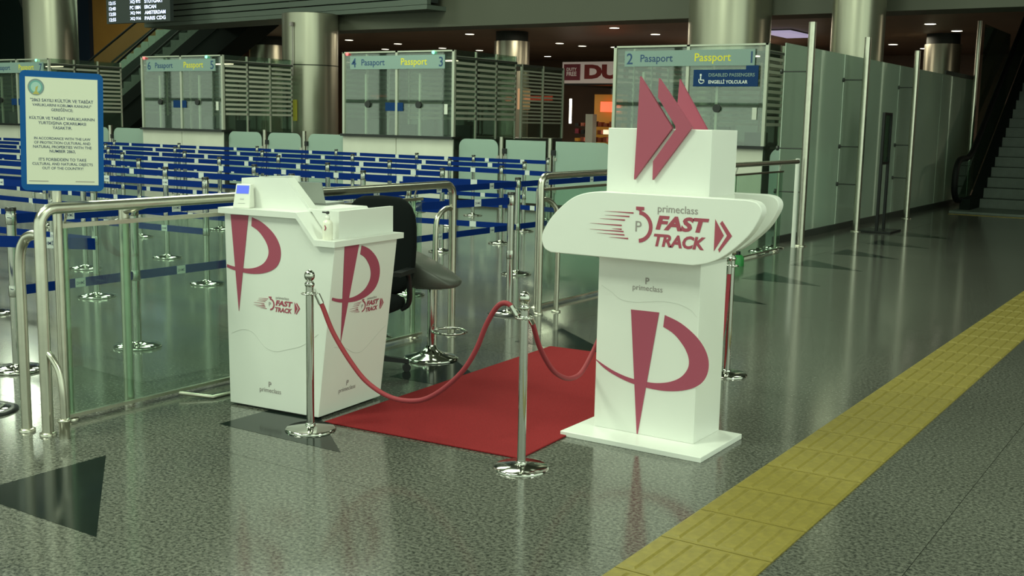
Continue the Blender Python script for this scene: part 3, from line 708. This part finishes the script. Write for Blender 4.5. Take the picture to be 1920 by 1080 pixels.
def belt(ka, kb, levels=LV, text=False):
    o, x0, y0 = posts[ka]; _, x1, y1 = posts[kb]
    d = Vector((x1 - x0, y1 - y0, 0)); L = d.length; ang = math.atan2(d.y, d.x)
    for z in levels:
        b = MB().box(0.03, L - 0.03, -0.0012, 0.0012, -0.031, 0.031).build('belt', 'belt_blue', o)
        b.location = (0, 0, z); b.rotation_euler = (0, 0, ang)
        off = random.uniform(-.1, .1)
        for t in ((0.27, 0.75) if L > 1.5 else (0.5,)):
            g = link('belt_tag', tag_me, 'belt_tag', b); g.location = (L * t + off, 0, 0)
            if text:
                for sgn in (-1, 1):
                    lt = link('belt_tag', text_mesh('DHMİ', width=0.062, height=0.026, bold=0.01, align='CENTER', thick=0.0), 'ink_navy', b)
                    lt.matrix_local = frame((L * t + off, sgn * 0.0027, -0.012), (-sgn, 0, 0), FZ)
COLX = [-8.5, -10.4, -12.5, -14.6, -16.7, -18.8, -20.9, -23.2, -25.6]
ROWY = [5.35, 6.35, 7.53, 8.70, 9.92, 11.28, 12.65, 14.2, 16.0]
for r, y in enumerate(ROWY):
    nmax = {0: 4, 1: 5, 2: 6, 3: 7, 4: 7, 5: 8}.get(r, 9)
    for c, x in enumerate(COLX[:nmax]):
        if r == 7 and c == 0: x = -9.2
        if r == 8 and c == 0: x = -9.9
        if r == 8 and c == 1: x = -11.3
        belt_post((r, c), x + random.uniform(-.12, .12), y + random.uniform(-.1, .1), 'chrome belt post, %s from the right in the %s queue row' % (ordn(c), ordn(r)))
for r in range(len(ROWY)):
    c = 0
    while (r, c + 1) in posts:
        belt((r, c), (r, c + 1), text=(r < 3))
        c += 1
for k, y in enumerate([4.17, 5.12, 6.70, 8.25, 10.17, 12.35, 14.3]):
    belt_post(('b', k), -6.5 - 0.02 * k, y, 'chrome belt post, %s along the outer queue edge beside the glass fences' % ordn(k))
for k in range(6): belt(('b', k), ('b', k + 1), text=True)
belt(('b', 4), (4, 0)); belt(('b', 5), (6, 0))
belt_post('g', -5.235, 7.99, 'black-capped belt stanchion standing in the gap between the two glass fences', True)
belt_post('h', -5.46, 6.42, 'belt stanchion right behind the glass fence near the bar stool')
belt('g', 'h', (0.975,), True)
belt_post('j', -5.74, 3.46, 'near belt stanchion at the far left edge before the fence', True)
belt_post('i2', -7.3, 2.7, 'belt stanchion at the near end of the belt left of the notice sign')
belt('j', 'i2')
posts['rail'] = (posts['j'][0], -5.12, 3.80)
belt('j', 'rail', (0.95,), True)

# ------------------------------------------------------------------ passport booths
YB = 18.0; ZC = 1.315; ZT = 3.0
slat_cache = {}
def booth(x0, x1, left_no, right_no, label, depth=2.25, lamps=True, disabled=False):
    B = thing('passport_booth', label, 'booth', (x0, YB, 0), 0, 'passport control booths')
    w = x1 - x0
    for k in range(2):
        MB().box(k * w / 2 + .008, (k + 1) * w / 2 - .008, 0, 0.03, 0.05, ZC - 0.05).build('counter_panel', 'counter_white', B)
    MB().box(0.02, w - .02, 0.03, depth - .02, 0, ZC - 0.05).build('counter_body', 'booth_dark', B)
    MB().box(-0.02, w + .02, -0.06, 0.25, ZC - 0.05, ZC).build('counter_top', 'counter_black', B)
    for k in range(2):
        MB().box(k * w / 2 + .03, (k + 1) * w / 2 - .03, 0.02, 0.032, ZC, ZT).build('front_pane', 'booth_glass', B)
    for x in (0.02, w / 2, w - 0.02):
        MB().box(x - .028, x + .028, 0.0, 0.06, ZC, ZT).build('mullion', 'booth_frame', B)
    for x in (w * 0.19, w * 0.68):
        MB().box(x - .022, x + .022, 0.10, 0.14, ZC, 2.55).build('inner_post', 'booth_frame', B)
    MB().box(0, w, 0.0, 0.06, ZT - .03, ZT).build('top_rail', 'booth_frame', B)
    # header with lettering
    hb = MB().box(0.22, w - 0.22, -0.012, 0.012, 2.64, 2.91).build('header_sign', 'header_band', B)
    lettering(left_no, 'text_blue', hb, (0.26, -0.0125, 2.68), FX, FZ, height=0.19, bold=0.01)
    lettering('Pasaport', 'text_blue', hb, (0.53, -0.0125, 2.72), FX, FZ, width=0.62, bold=0.012)
    lettering('Passport', 'text_yellow', hb, (w / 2 + 0.13, -0.0125, 2.72), FX, FZ, width=0.66, bold=0.012)
    lettering(right_no, 'text_blue', hb, (w - 0.26, -0.0125, 2.68), FX, FZ, height=0.19, bold=0.01, align='RIGHT')
    if lamps:
        for x, m_ in ((0.14, 'lamp_red'), (w - 0.50, 'lamp_green')):
            MB().lathe([(0.035, 0), (0.03, .02), (0.01, .03)], 12).build('signal_lamp', m_, B).matrix_local = frame((x, -0.01, 2.955), FX, FZ)
    # intercom discs and small notices on the front glass
    for x in (w * 0.24, w * 0.70):
        MB().cyl((x, -0.02, 1.93), (x, 0.02, 1.93), 0.07, 18).build('intercom', 'counter_black', B)
    nt_ = MB().box(w * .40, w * .56, 0.005, 0.015, 1.80, 1.97).build('notice_plate', 'blue_plate', B)
    MB().box(w * .955 - .1, w * .955 - .02, 0.002, 0.012, 1.75, 1.95).build('notice_sheet', 'paper', B)
    # interior: desk, monitor, chair back, ceiling lamp
    MB().box(w * .10, w * .10 + .34, 0.45, 0.50, ZC, ZC + .30).build('monitor', 'booth_dark', B)
    MB().box(w * .60, w * .60 + .34, 0.45, 0.50, ZC, ZC + .30).build('monitor', 'booth_dark', B)
    for x in (w * .3, w * .8):
        MB().box(x - .2, x + .2, 1.1, 1.18, ZC - .05, ZC + .22).build('chair_back', 'black_plastic', B)
    MB().box(-0.01, w + .01, 0.06, depth, ZT - 0.16, ZT - 0.12).build('roof', 'booth_dark', B)
    for x in (w * .25, w * .75):
        MB().box(x - .30, x + .30, 0.6, 0.72, ZT - 0.18, ZT - .16).build('ceiling_lamp', 'lamp_warm', B)
    # louvred glass on the sides and the rear
    if depth not in slat_cache:
        slat_cache[depth] = (MB().box(-0.006, 0.006, 0.03, depth / 3 - .03, -0.026, 0.026).mesh('louvre'), MB().box(0.03, w / 3 - .03, -0.006, 0.006, -0.026, 0.026).mesh('louvre'))
    sme, bme = slat_cache[depth]
    for sx in (0.012, w - 0.012):
        for k in range(3):
            y = 0.06 + (depth - .06) * k / 3
            p = MB().box(sx - .005, sx + .005, y + .02, y + (depth - .06) / 3 - .02, ZC - .25, ZT).build('side_pane', 'louvre_glass', B)
            for q in range(12):
                s = link('louvre', sme, 'slat_pale', p); s.location = (sx + (0.012 if sx > 1 else -0.012), y, ZC + 0.36 + q * 0.108)
        for k in range(4):
            y = 0.03 + (depth - .06) * k / 3
            if k: MB().box(sx - .018, sx + .018, y - .018, y + .018, ZC - .05, ZT).build('mullion', 'booth_frame', B)
    for k in range(3):
        p = MB().box(w * k / 3 + .02, w * (k + 1) / 3 - .02, depth - .01, depth, ZC - .2, ZT).build('rear_pane', 'louvre_glass', B)
        for q in range(12):
            s = link('louvre', bme, 'slat_pale', p); s.location = (w * k / 3, depth - 0.024, ZC + 0.36 + q * 0.108)
    if disabled:
        dp = MB().box(w - 1.30, w - 0.14, -0.03, -0.012, 2.295, 2.575).build('disabled_sign', 'blue_plate', B)
        lettering('DISABLED PASSENGERS', 'header_band', dp, (w - 1.02, -0.031, 2.46), FX, FZ, width=0.82, bold=0.01)
        lettering('ENGELLİ YOLCULAR', 'text_white', dp, (w - 1.02, -0.031, 2.345), FX, FZ, width=0.70, bold=0.02)
        icon = [[(0.02 + .0, .13), (.05, .13), (.05, .17), (.02, .17)], [(.025, .06), (.045, .06), (.045, .125), (.025, .125)], [(.045, .06), (.10, .06), (.10, .075), (.045, .075)], [(.085, .03), (.105, .03), (.105, .06), (.085, .06)]]
        ra = arc(.05, .06, .055, .055, 150, 350, 12); rb = arc(.05, .06, .042, .042, 150, 350, 12)
        icon += [[ra[i], ra[i + 1], rb[i + 1], rb[i]] for i in range(12)]
        decal(icon, 'text_white', dp, (w - 1.20, -0.031, 2.335), FX, FZ, 'wheelchair_icon')
        MB().box(w - 0.36, w - 0.14, -0.028, -0.012, 2.575, 2.64).build('sign_bracket', 'blue_plate', B)
    return B
booth(-9.66, -6.80, '2', '1', 'passport booth with a blue wheelchair sign behind the totem arrows', disabled=True, lamps=False)
booth(-16.08, -13.19, '4', '3', 'middle passport booth directly right of the broad steel column')
booth(-22.50, -19.70, '6', '5', 'passport booth left of the broad steel column, above the card reader')
booth(-28.92, -26.12, '8', '7', 'passport booth partly hidden behind the blue framed notice')
booth(-35.4, -32.6, '10', '9', 'farthest passport booth at the left edge of the picture')
# a second booth row stands behind the middle booth
RB = thing('rear_booth', 'dim louvred booth standing behind the passport booth numbered 3', 'booth', (-16.0, 20.45, 0))
MB().box(0, 2.81, 0.0, 1.75, 0, 1.28).build('booth_body', 'booth_dark', RB)
for k in range(2):
    p = MB().box(2.79, 2.80, 0.03 + k * .87, 0.85 + k * .87, 1.28, 2.82).build('side_pane', 'louvre_glass', RB)
    for q in range(15): MB().box(2.80, 2.812, 0.06 + k * .87, 0.82 + k * .87, 1.60 + q * .078, 1.635 + q * .078).build('louvre', 'slat_pale', p)
for y in (0, 0.86, 1.73): MB().box(2.77, 2.82, y, y + .04, 1.28, 2.85).build('mullion', 'booth_frame', RB)
MB().box(2.55, 2.72, 0.25, 0.5, 1.9, 2.35).build('lit_poster', 'skin_lamp', RB)
MB().box(0, 2.81, 0, 1.75, 2.80, 2.85).build('roof', 'booth_dark', RB)

# low frosted gates between the booths
def gate(x0, x1, label, round_l=True, round_r=True, z1=1.285):
    r = 0.16
    poly = [(x0, 0.10), (x1, 0.10)]
    poly += arc(x1 - r, z1 - r, r, r, 0, 90, 6) if round_r else [(x1, z1)]
    poly += arc(x0 + r, z1 - r, r, r, 90, 180, 6) if round_l else [(x0, z1)]
    G = thing('glass_gate', label, 'gate', (x0, YB + 0.12, 0), 0, 'low frosted gates between the booths')
    MB().prism([(u - x0, v) for u, v in poly], 0, 0.012, lambda u, v, w: (u, w, v)).build('frosted_pane', 'frosted_glass', G)
    for z in (0.35, 0.95):
        xx = -0.02 if not round_l else (x1 - x0)
        MB().box(xx - .03, xx + .05, -0.01, 0.022, z - .03, z + .03).build('hinge', 'steel', G)
def gpost(x, label):
    G = thing('gate_post', label, 'post', (x, YB + 0.12, 0), 0, 'steel gate posts')
    MB().cyl((0, 0, 0), (0, 0, 1.34), 0.045, 16).build('pole', 'steel', G)
    MB().lathe([(0.08, 0), (0.08, 0.015), (0.05, 0.02)], 18).build('foot', 'steel', G)
    MB().cyl((0.09, 0, 0), (0.09, 0, 1.10), 0.025, 12).build('lock_rod', 'chrome', G)
    MB().box(0.05, 0.13, -0.04, 0.03, 1.02, 1.12).build('lock', 'black_plastic', G)
for a, b_, s in [(-13.13, -12.20, 'with rounded corners touching the middle booth'), (-12.02, -11.12, 'with square corners halfway between the middle booth and the totem'), (-10.90, -9.72, 'seen just left of the totem head'),
                 (-19.65, -18.60, 'left of the broad steel column with the yellow notice'), (-18.40, -17.40, 'directly below the broad steel column with the yellow notice'), (-17.18, -16.14, 'touching the left edge of the middle booth'),
                 (-26.05, -24.95, 'hidden mostly behind the blue framed notice'), (-24.8, -23.95, 'just right of the blue framed notice'), (-23.75, -22.55, 'touching the left edge of the booth with the red lamp'),
                 (-6.72, -5.75, 'between the totem and the tall glass partition')]:
    gate(a, b_, 'low frosted glass gate ' + s, round_r=('touching the left' not in s and 'halfway' not in s), round_l=('halfway' not in s and 'seen' not in s))
for x, s in [(-12.12, 'nearer the middle booth of the two left of the totem'), (-11.02, 'nearer the totem of the two left of it'), (-18.50, 'left one below the broad steel column'), (-17.30, 'right one below the broad steel column'), (-24.87, 'behind the right edge of the blue framed notice'), (-23.88, 'just right of the blue framed notice'), (-5.70, 'between the totem and the tall glass partition')]:
    gpost(x, 'steel gate post, ' + s)

# ------------------------------------------------------------------ columns
def column(x, y, d, ztop, label, cap=False, seam=None):
    C = thing('steel_column', label, 'column', (x, y, 0), 0, 'round steel columns')
    zs = [0] + (seam or []) + [ztop]
    for a in range(len(zs) - 1):
        MB().lathe([(d / 2, zs[a] + .012), (d / 2, zs[a + 1] - .012)], 64).build('cladding', 'column_steel', C)
    MB().lathe([(d / 2 - .03, 0), (d / 2 - .03, ztop)], 48).build('core', 'dark_gap', C)
    if cap:
        MB().lathe([(d / 2 - .05, ztop), (d / 2 - .05, ztop + .30)], 48).build('neck', 'dark_gap', C)
    return C
column(-9.06, 21.75, 1.65, 8.95, 'broad steel column rising behind passport booth 1', seam=[2.9])
c2 = column(-20.15, 21.35, 1.40, 4.20, 'broad steel column between booths 5 and 4 with a yellow notice', seam=[2.92])
nb = MB().box(-0.10, 0.10, -0.012, 0.0, -.26, .26).build('yellow_notice', 'yellow_notice', c2)
nb.location = (0.106, -0.712, 1.80); nb.rotation_euler = (0, 0, 0.15)
cw = MB().tube([(0, -0.03, 0), (0, -0.03, 1.25)], 0.012, 8).box(-.06, .02, -.08, -.02, 1.2, 1.3).build('conduit', 'grey_print', c2); cw.location = (0.10, -0.70, 2.65)
column(-31.0, 21.5, 1.55, 8.95, 'pale steel column above the blue framed notice', seam=[2.95])
column(-30.5, 30.2, 1.50, 4.2, 'short round steel column far behind booth 5', True)
column(-20.4, 31.0, 1.15, 4.2, 'slim steel column far behind booth 3 under the brown ceiling', True)
column(-6.33, 21.3, 0.96, 8.95, 'steel column behind the tall green glass screen')
column(-8.1, 36.0, 1.06, 4.2, 'far steel column right under the brown ceiling downlights', True)

# ------------------------------------------------------------------ ceiling downlights
DL = [(-23.97, 29.39), (-28.44, 32.2), (-27.9, 34.4), (-22.3, 31.3), (-30.6, 36.9), (-27.7, 37.0), (-27.0, 38.6), (-21.6, 36.0), (-15.36, 28.6), (-16.5, 30.7), (-16.4, 33.3), (-21.5, 37.5), (-20.6, 38.4), (-26.4, 43.0), (-7.67, 32.4), (-7.5, 34.9), (-10.6, 39.8), (-10.1, 42.1)]
WORDS = [ordn(i) for i in range(12)] + ['thirteenth', 'fourteenth', 'fifteenth', 'sixteenth', 'seventeenth', 'eighteenth', 'nineteenth', 'twentieth']
RANK = {p: i for i, p in enumerate(sorted(DL, key=lambda p: (p[0] * _r.x + p[1] * _r.y) / (p[0] * _f.x + p[1] * _f.y)))}
for k, (x, y) in enumerate(DL):
    d = thing('downlight', 'round glowing downlight in the brown ceiling, %s from the left' % WORDS[RANK[(x, y)]], 'light', (x, y, 4.5), 0, 'recessed downlights in the brown ceiling')
    MB().lathe([(0.15, -0.012), (0.15, -0.002)], 20).build('lens', 'lamp_white', d)
    MB().lathe([(0.185, -0.008), (0.185, 0.0)], 20).build('trim_ring', 'beam_grey', d)

# ------------------------------------------------------------------ departures board
FB = thing('departures_board', 'dark flight departures board with glowing white text hanging top left', 'display', (-28.2, 21.40, 4.2))
MB().box(0, 2.75, 0.0, 0.12, 0.0, 2.2).build('panel', 'led_board', FB)
for x in (0.4, 2.3): MB().cyl((x, 0.06, 2.2), (x, 0.06, 4.79), 0.03, 10).build('hanger', 'dark_gap', FB)
for r, (t, fno, ct) in enumerate([('12:55', 'XQ 916', 'PARIS CDG'), ('12:50', 'XQ 944', 'AMSTERDAM'), ('12:40', 'PC 1884', 'ERCAN'), ('12:15', 'XQ 972', 'STUTGART'), ('12:10', 'XQ 142', 'VIENNA'), ('12:05', 'PC 5030', 'LONDON')]):
    z = 0.06 + r * 0.155
    for x, s, w_ in ((0.12, t, 0.30), (1.05, fno, 0.46), (1.68, ct, 0.098 * len(ct))):
        lettering(s, 'led_text', FB, (x, -0.001, z), FX, FZ, width=w_, height=0.10, bold=0.03, name='flight_text')

# ------------------------------------------------------------------ round emblem on the dark wall
WD = MB().prism(arc(0, 0, 2.35, 2.35, 0, 354, 60), 0, 0.15, lambda u, v, w: (u, w, v)).build('wall_medallion', 'disc_grey')
WD.location = (-46.2, 31.9, 7.7); tag(WD, 'large round dark grey medallion on the wall behind the left column', 'medallion')

# ------------------------------------------------------------------ rear escalators (rise towards +X)
def escalator_x(x0, z0, x1, z1, y0, y1, label):
    E = thing('escalator', label, 'escalator', (x0, y0, 0), 0, 'rear escalators')
    L = x1 - x0; R_ = z1 - z0; W_ = y1 - y0
    n = int(L / 0.40)
    sme = MB().box(0, L / n + 0.02, 0.11, W_ - .11, -0.25, R_ / n + .12).mesh('step')
    for k in range(n):
        s = link('step', sme, 'escalator_step', E); s.location = (k * L / n, 0, z0 + k * R_ / n - .12)
    for y in (0, W_ - .10):
        MB().prism([(0, z0 - .75), (L, z1 - .75), (L, z1 - .30), (0, z0 - .30)], y, y + .10, lambda u, v, w: (u, w, v)).build('skirt', 'escalator_dark', E)
        MB().prism([(0, z0 - .30), (L, z1 - .30), (L, z1 + .95), (0, z0 + .95)], y + .04, y + .05, lambda u, v, w: (u, w, v)).build('balustrade', 'clear_dim', E)
        MB().tube([(0, y + .05, z0 + .97), (L, y + .05, z1 + .97)], 0.04, 10).build('handrail', 'handrail_black', E)
    MB().prism([(0, z0 - .75), (L, z1 - .75), (L, z1 - 1.5), (0.6, z0 - 1.2)], 0.02, W_ - .02, lambda u, v, w: (u, w, v)).build('truss', 'escalator_dark', E)
escalator_x(-37.0, 2.60, -27.5, 7.25, 27.2, 28.3, 'rear escalator nearer the orange wall behind booth 5')
escalator_x(-34.2, 1.60, -25.2, 6.50, 25.2, 26.3, 'front one of the two rear escalators above booth 5')
PL = MB().box(-35.5, -33.4, 28.6, 30.2, 0, 4.2).build('dark_cabinet', 'escalator_dark'); tag(PL, 'dark boxy cabinet before the orange wall beside the escalator', 'cabinet')

# ------------------------------------------------------------------ right escalator (rises along +Y)
E = thing('escalator', 'dark escalator with wide grey steps rising at the right edge', 'escalator', (-5.0, 24.0, 0))
n = 20; run = 0.335; rise = 0.215; ys = 1.35
sme = MB().box(0.28, 1.42, 0, run + .02, 0, rise + .02).mesh('step')
rib = MB()
for k in range(30): rib.box(0.29 + k * 0.0375, 0.296 + k * .0375, -0.004, 0, 0.03, rise)
rme = rib.mesh('riser_ribs')
for k in range(n):
    s = link('step', sme, 'escalator_tread', E); s.location = (0, ys + k * run, k * rise - 0.02)
    r_ = link('riser_ribs', rme, 'escalator_tread', s); MB().box(0.28, 1.42, -0.004, 0.0, 0.0, 0.03).build('gap_line', 'escalator_dark', s)
    r_['kind'] = 'stuff'
MB().box(0.0, 1.7, -0.2, ys, 0, 0.03).build('landing_plate', 'escalator_tread', E)
MB().box(0.1, 1.5, -0.75, -0.6, 0, 0.006).build('floor_strip', 'tactile_yellow', E)
tz = n * rise; ty = ys + n * run
for sx in (0.0, 1.5):
    MB().prism([(0.35, 0), (ys, 0), (ty, tz - .4), (ty, tz + .25), (ys + .1, .28), (0.35, .25)], sx + .08, sx + .28 if sx == 0 else sx - .08, lambda u, v, w: (w, u, v)).build('skirt', 'escalator_dark', E)
    MB().prism([(0.1, .25), (ys, .25), (ty, tz + .2), (ty, tz + 1.0), (ys - .1, 1.02), (0.2, 1.0)], sx + .05, sx + .06, lambda u, v, w: (w, u, v)).build('balustrade', 'esc_glass', E)
    MB().tube(smooth_path([(sx + .055, 0.55, 0.22), (sx + .055, 0.12, 0.25), (sx + .055, -0.12, 0.45), (sx + .055, -0.12, 0.80), (sx + .055, 0.08, 1.02), (sx + .055, 0.5, 1.07), (sx + .055, ys - .45, 1.08), (sx + .055, ys + .1, 1.25), (sx + .055, ys + 1.5, 2.12), (sx + .055, ty, tz + 1.15)], 6), 0.062, 12).build('handrail', 'handrail_black', E)
GP = thing('glass_screen', 'dim glass side panel on a pale post beside the right escalator', 'screen', (-5.3, 26.9, 0))
MB().cyl((0, 0, 0), (0, 0, 4.05), 0.05, 14).build('post', 'steel', GP)
MB().box(0.05, 0.065, 0.3, 3.4, 0.3, 4.0).build('pane', 'esc_glass', GP)

# ------------------------------------------------------------------ tall green glass partition
TP = thing('glass_partition', 'tall green glass partition with slim steel posts along the right walkway', 'partition', (-5.55, 15.0, 0))
seg = [(0.35, 3.05), (3.08, 6.4), (6.43, 9.8), (9.83, 13.2)]
for a, b_ in seg:
    MB().box(-.006, .006, a, b_, 0.10, 2.80).build('glass_pane', 'screen_glass', TP)
MB().box(-.03, .03, 0.3, 13.2, 0.0, 0.10).build('bottom_channel', 'booth_dark', TP)
for k, y in enumerate([0.25, 3.07, 6.42]):
    p = MB().cyl((0.40 - .05 * k, y, 0), (0.40 - .05 * k, y, 3.06), 0.052, 18).build('post', 'steel', TP)
    MB().lathe([(0.09, 0), (0.09, 0.012), (0.055, 0.02)], 20, (0.40 - .05 * k, y, 0)).build('foot', 'steel', p)
    for z in (0.75, 1.35, 2.4):
        MB().cyl((0, y - .05, z), (0.36 - .05 * k, y, z), 0.010, 8).cyl((0.005, y - .05, z), (0.03, y - .05, z), 0.035, 12).build('spider_arm', 'booth_dark', p)
MB().cyl((0.38, 0.02, 0), (0.38, 0.02, 1.22), 0.03, 14).build('short_post', 'white_edge', TP)
MB().box(0.02, 0.05, 9.9, 13.2, 2.80, 2.88).build('top_trim', 'booth_dark', TP)

ST = thing('frame_stand', 'thin black floor frame stand before the tall glass partition', 'stand', (-4.9, 18.15, 0))
MB().box(-.25, .25, -.10, .55, 0, .03).build('base', 'black_plastic', ST, bevel=0.005)
for y in (0, 0.40): MB().box(-.02, .02, y, y + .05, 0.03, 1.90).build('upright', 'black_plastic', ST)
for z in (1.08, 1.86): MB().box(-.02, .02, .05, .40, z, z + .04).build('crossbar', 'black_plastic', ST)
MB().box(-.006, .006, .05, .40, 1.12, 1.86).build('panel', 'esc_glass', ST)
# small chrome stanchion base and bin-like bottle behind the totem
GB = thing('green_bottle', 'small green and black bottle standing on the floor behind the totem edge', 'bottle', (-5.0, 12.55, 0))
MB().lathe([(0.09, 0), (0.09, 0.10), (0.06, 0.13)], 18).build('bottle_body', 'green_cap', GB)
MB().lathe([(0.045, 0.13), (0.045, 0.17)], 14).build('cap', 'black_plastic', GB)
for x, y, s in [(-5.35, 14.2, 'left'), (-5.35, 14.75, 'right')]:
    ob = MB().lathe([(0.14, 0), (0.14, 0.015), (0.05, 0.03), (0.03, 0.05)], 24).build('post_base', 'chrome'); ob.location = (x, y, 0)
    tag(ob, 'round chrome base plate on the floor at the fence end, %s one' % s, 'base')

# ------------------------------------------------------------------ duty free shop far behind
SH = thing('duty_free_shop', 'lit shop front with white fascia and dark red letters far behind', 'shop', (-21.45, 36.0, 0))
MB().box(0, 9.5, 0.0, 0.3, 3.05, 3.82).build('fascia', 'shop_white', SH)
lg = MB().box(0.08, 0.76, -0.03, 0.0, 3.16, 3.74).build('logo_square', 'shop_maroon', SH)
lettering('DUTY FREE', 'shop_red', SH, (0.93, -0.002, 3.20), FX, FZ, height=0.52, width=4.9, bold=0.06)
lettering('DUTY', 'shop_white', lg, (0.20, -0.032, 3.50), FX, FZ, width=0.42, bold=0.02)
lettering('FREE', 'shop_white', lg, (0.20, -0.032, 3.32), FX, FZ, width=0.42, bold=0.02)
MB().box(0, 9.5, 3.8, 4.0, 0, 3.05).build('back_wall', 'shop_dark', SH)
MB().box(0, 9.5, 0.0, 4.0, 3.0, 3.05).build('soffit', 'shop_dark', SH)
MB().box(0.22, 0.29, 0.2, 0.26, 1.60, 2.50).build('light_strip', 'lamp_white', SH)
MB().box(0.55, 1.75, 1.5, 1.9, 0, 2.70).build('orange_unit', 'shop_orange', SH)
MB().box(0.95, 1.75, 1.25, 1.35, 2.05, 2.42).build('red_sign', 'shop_neon', SH)
MB().box(0.95, 1.25, 0.15, 0.45, 0, 1.95).build('grey_pillar', 'paper', SH)
for k in range(3):
    sf = MB().box(0.15, 2.9, 0.6, 1.2, 0.95 + .28 * k, 0.94 + .28 * k).build('shelf', 'shop_dark', SH)
    for q in range(11):
        x = 0.2 + q * .24
        MB().box(x, x + .15, 0.7, 0.95, 0.94 + .28 * k, 1.05 + .28 * k + random.uniform(0, .09)).build('product_box', random.choice(['shop_box', 'shop_box', 'shop_glow', 'shop_orange', 'shop_maroon', 'shop_dark']), sf)
NS = MB().box(-10.62, -9.75, 25.98, 26.02, 2.21, 2.33).box(-9.3, -9.12, 25.98, 26.02, 2.18, 2.30).build('neon_strip', 'shop_neon'); tag(NS, 'red glowing strip sign seen through passport booth 1', 'sign')
NP = MB().cyl((-10.2, 26.05, 0), (-10.2, 26.05, 2.25), 0.04, 10).build('neon_pole', 'booth_dark', NS)
ML = thing('light_panel', 'mauve lit ceiling panel right of the broad column', 'light', (-12.6, 33.0, 4.5))
MB().box(0, 0.85, -.2, 1.9, -0.10, -0.02).build('panel', 'mauve_light', ML)
MB().box(-0.03, 0.88, -.23, 1.93, -0.03, 0.0).build('frame', 'beam_grey', ML)
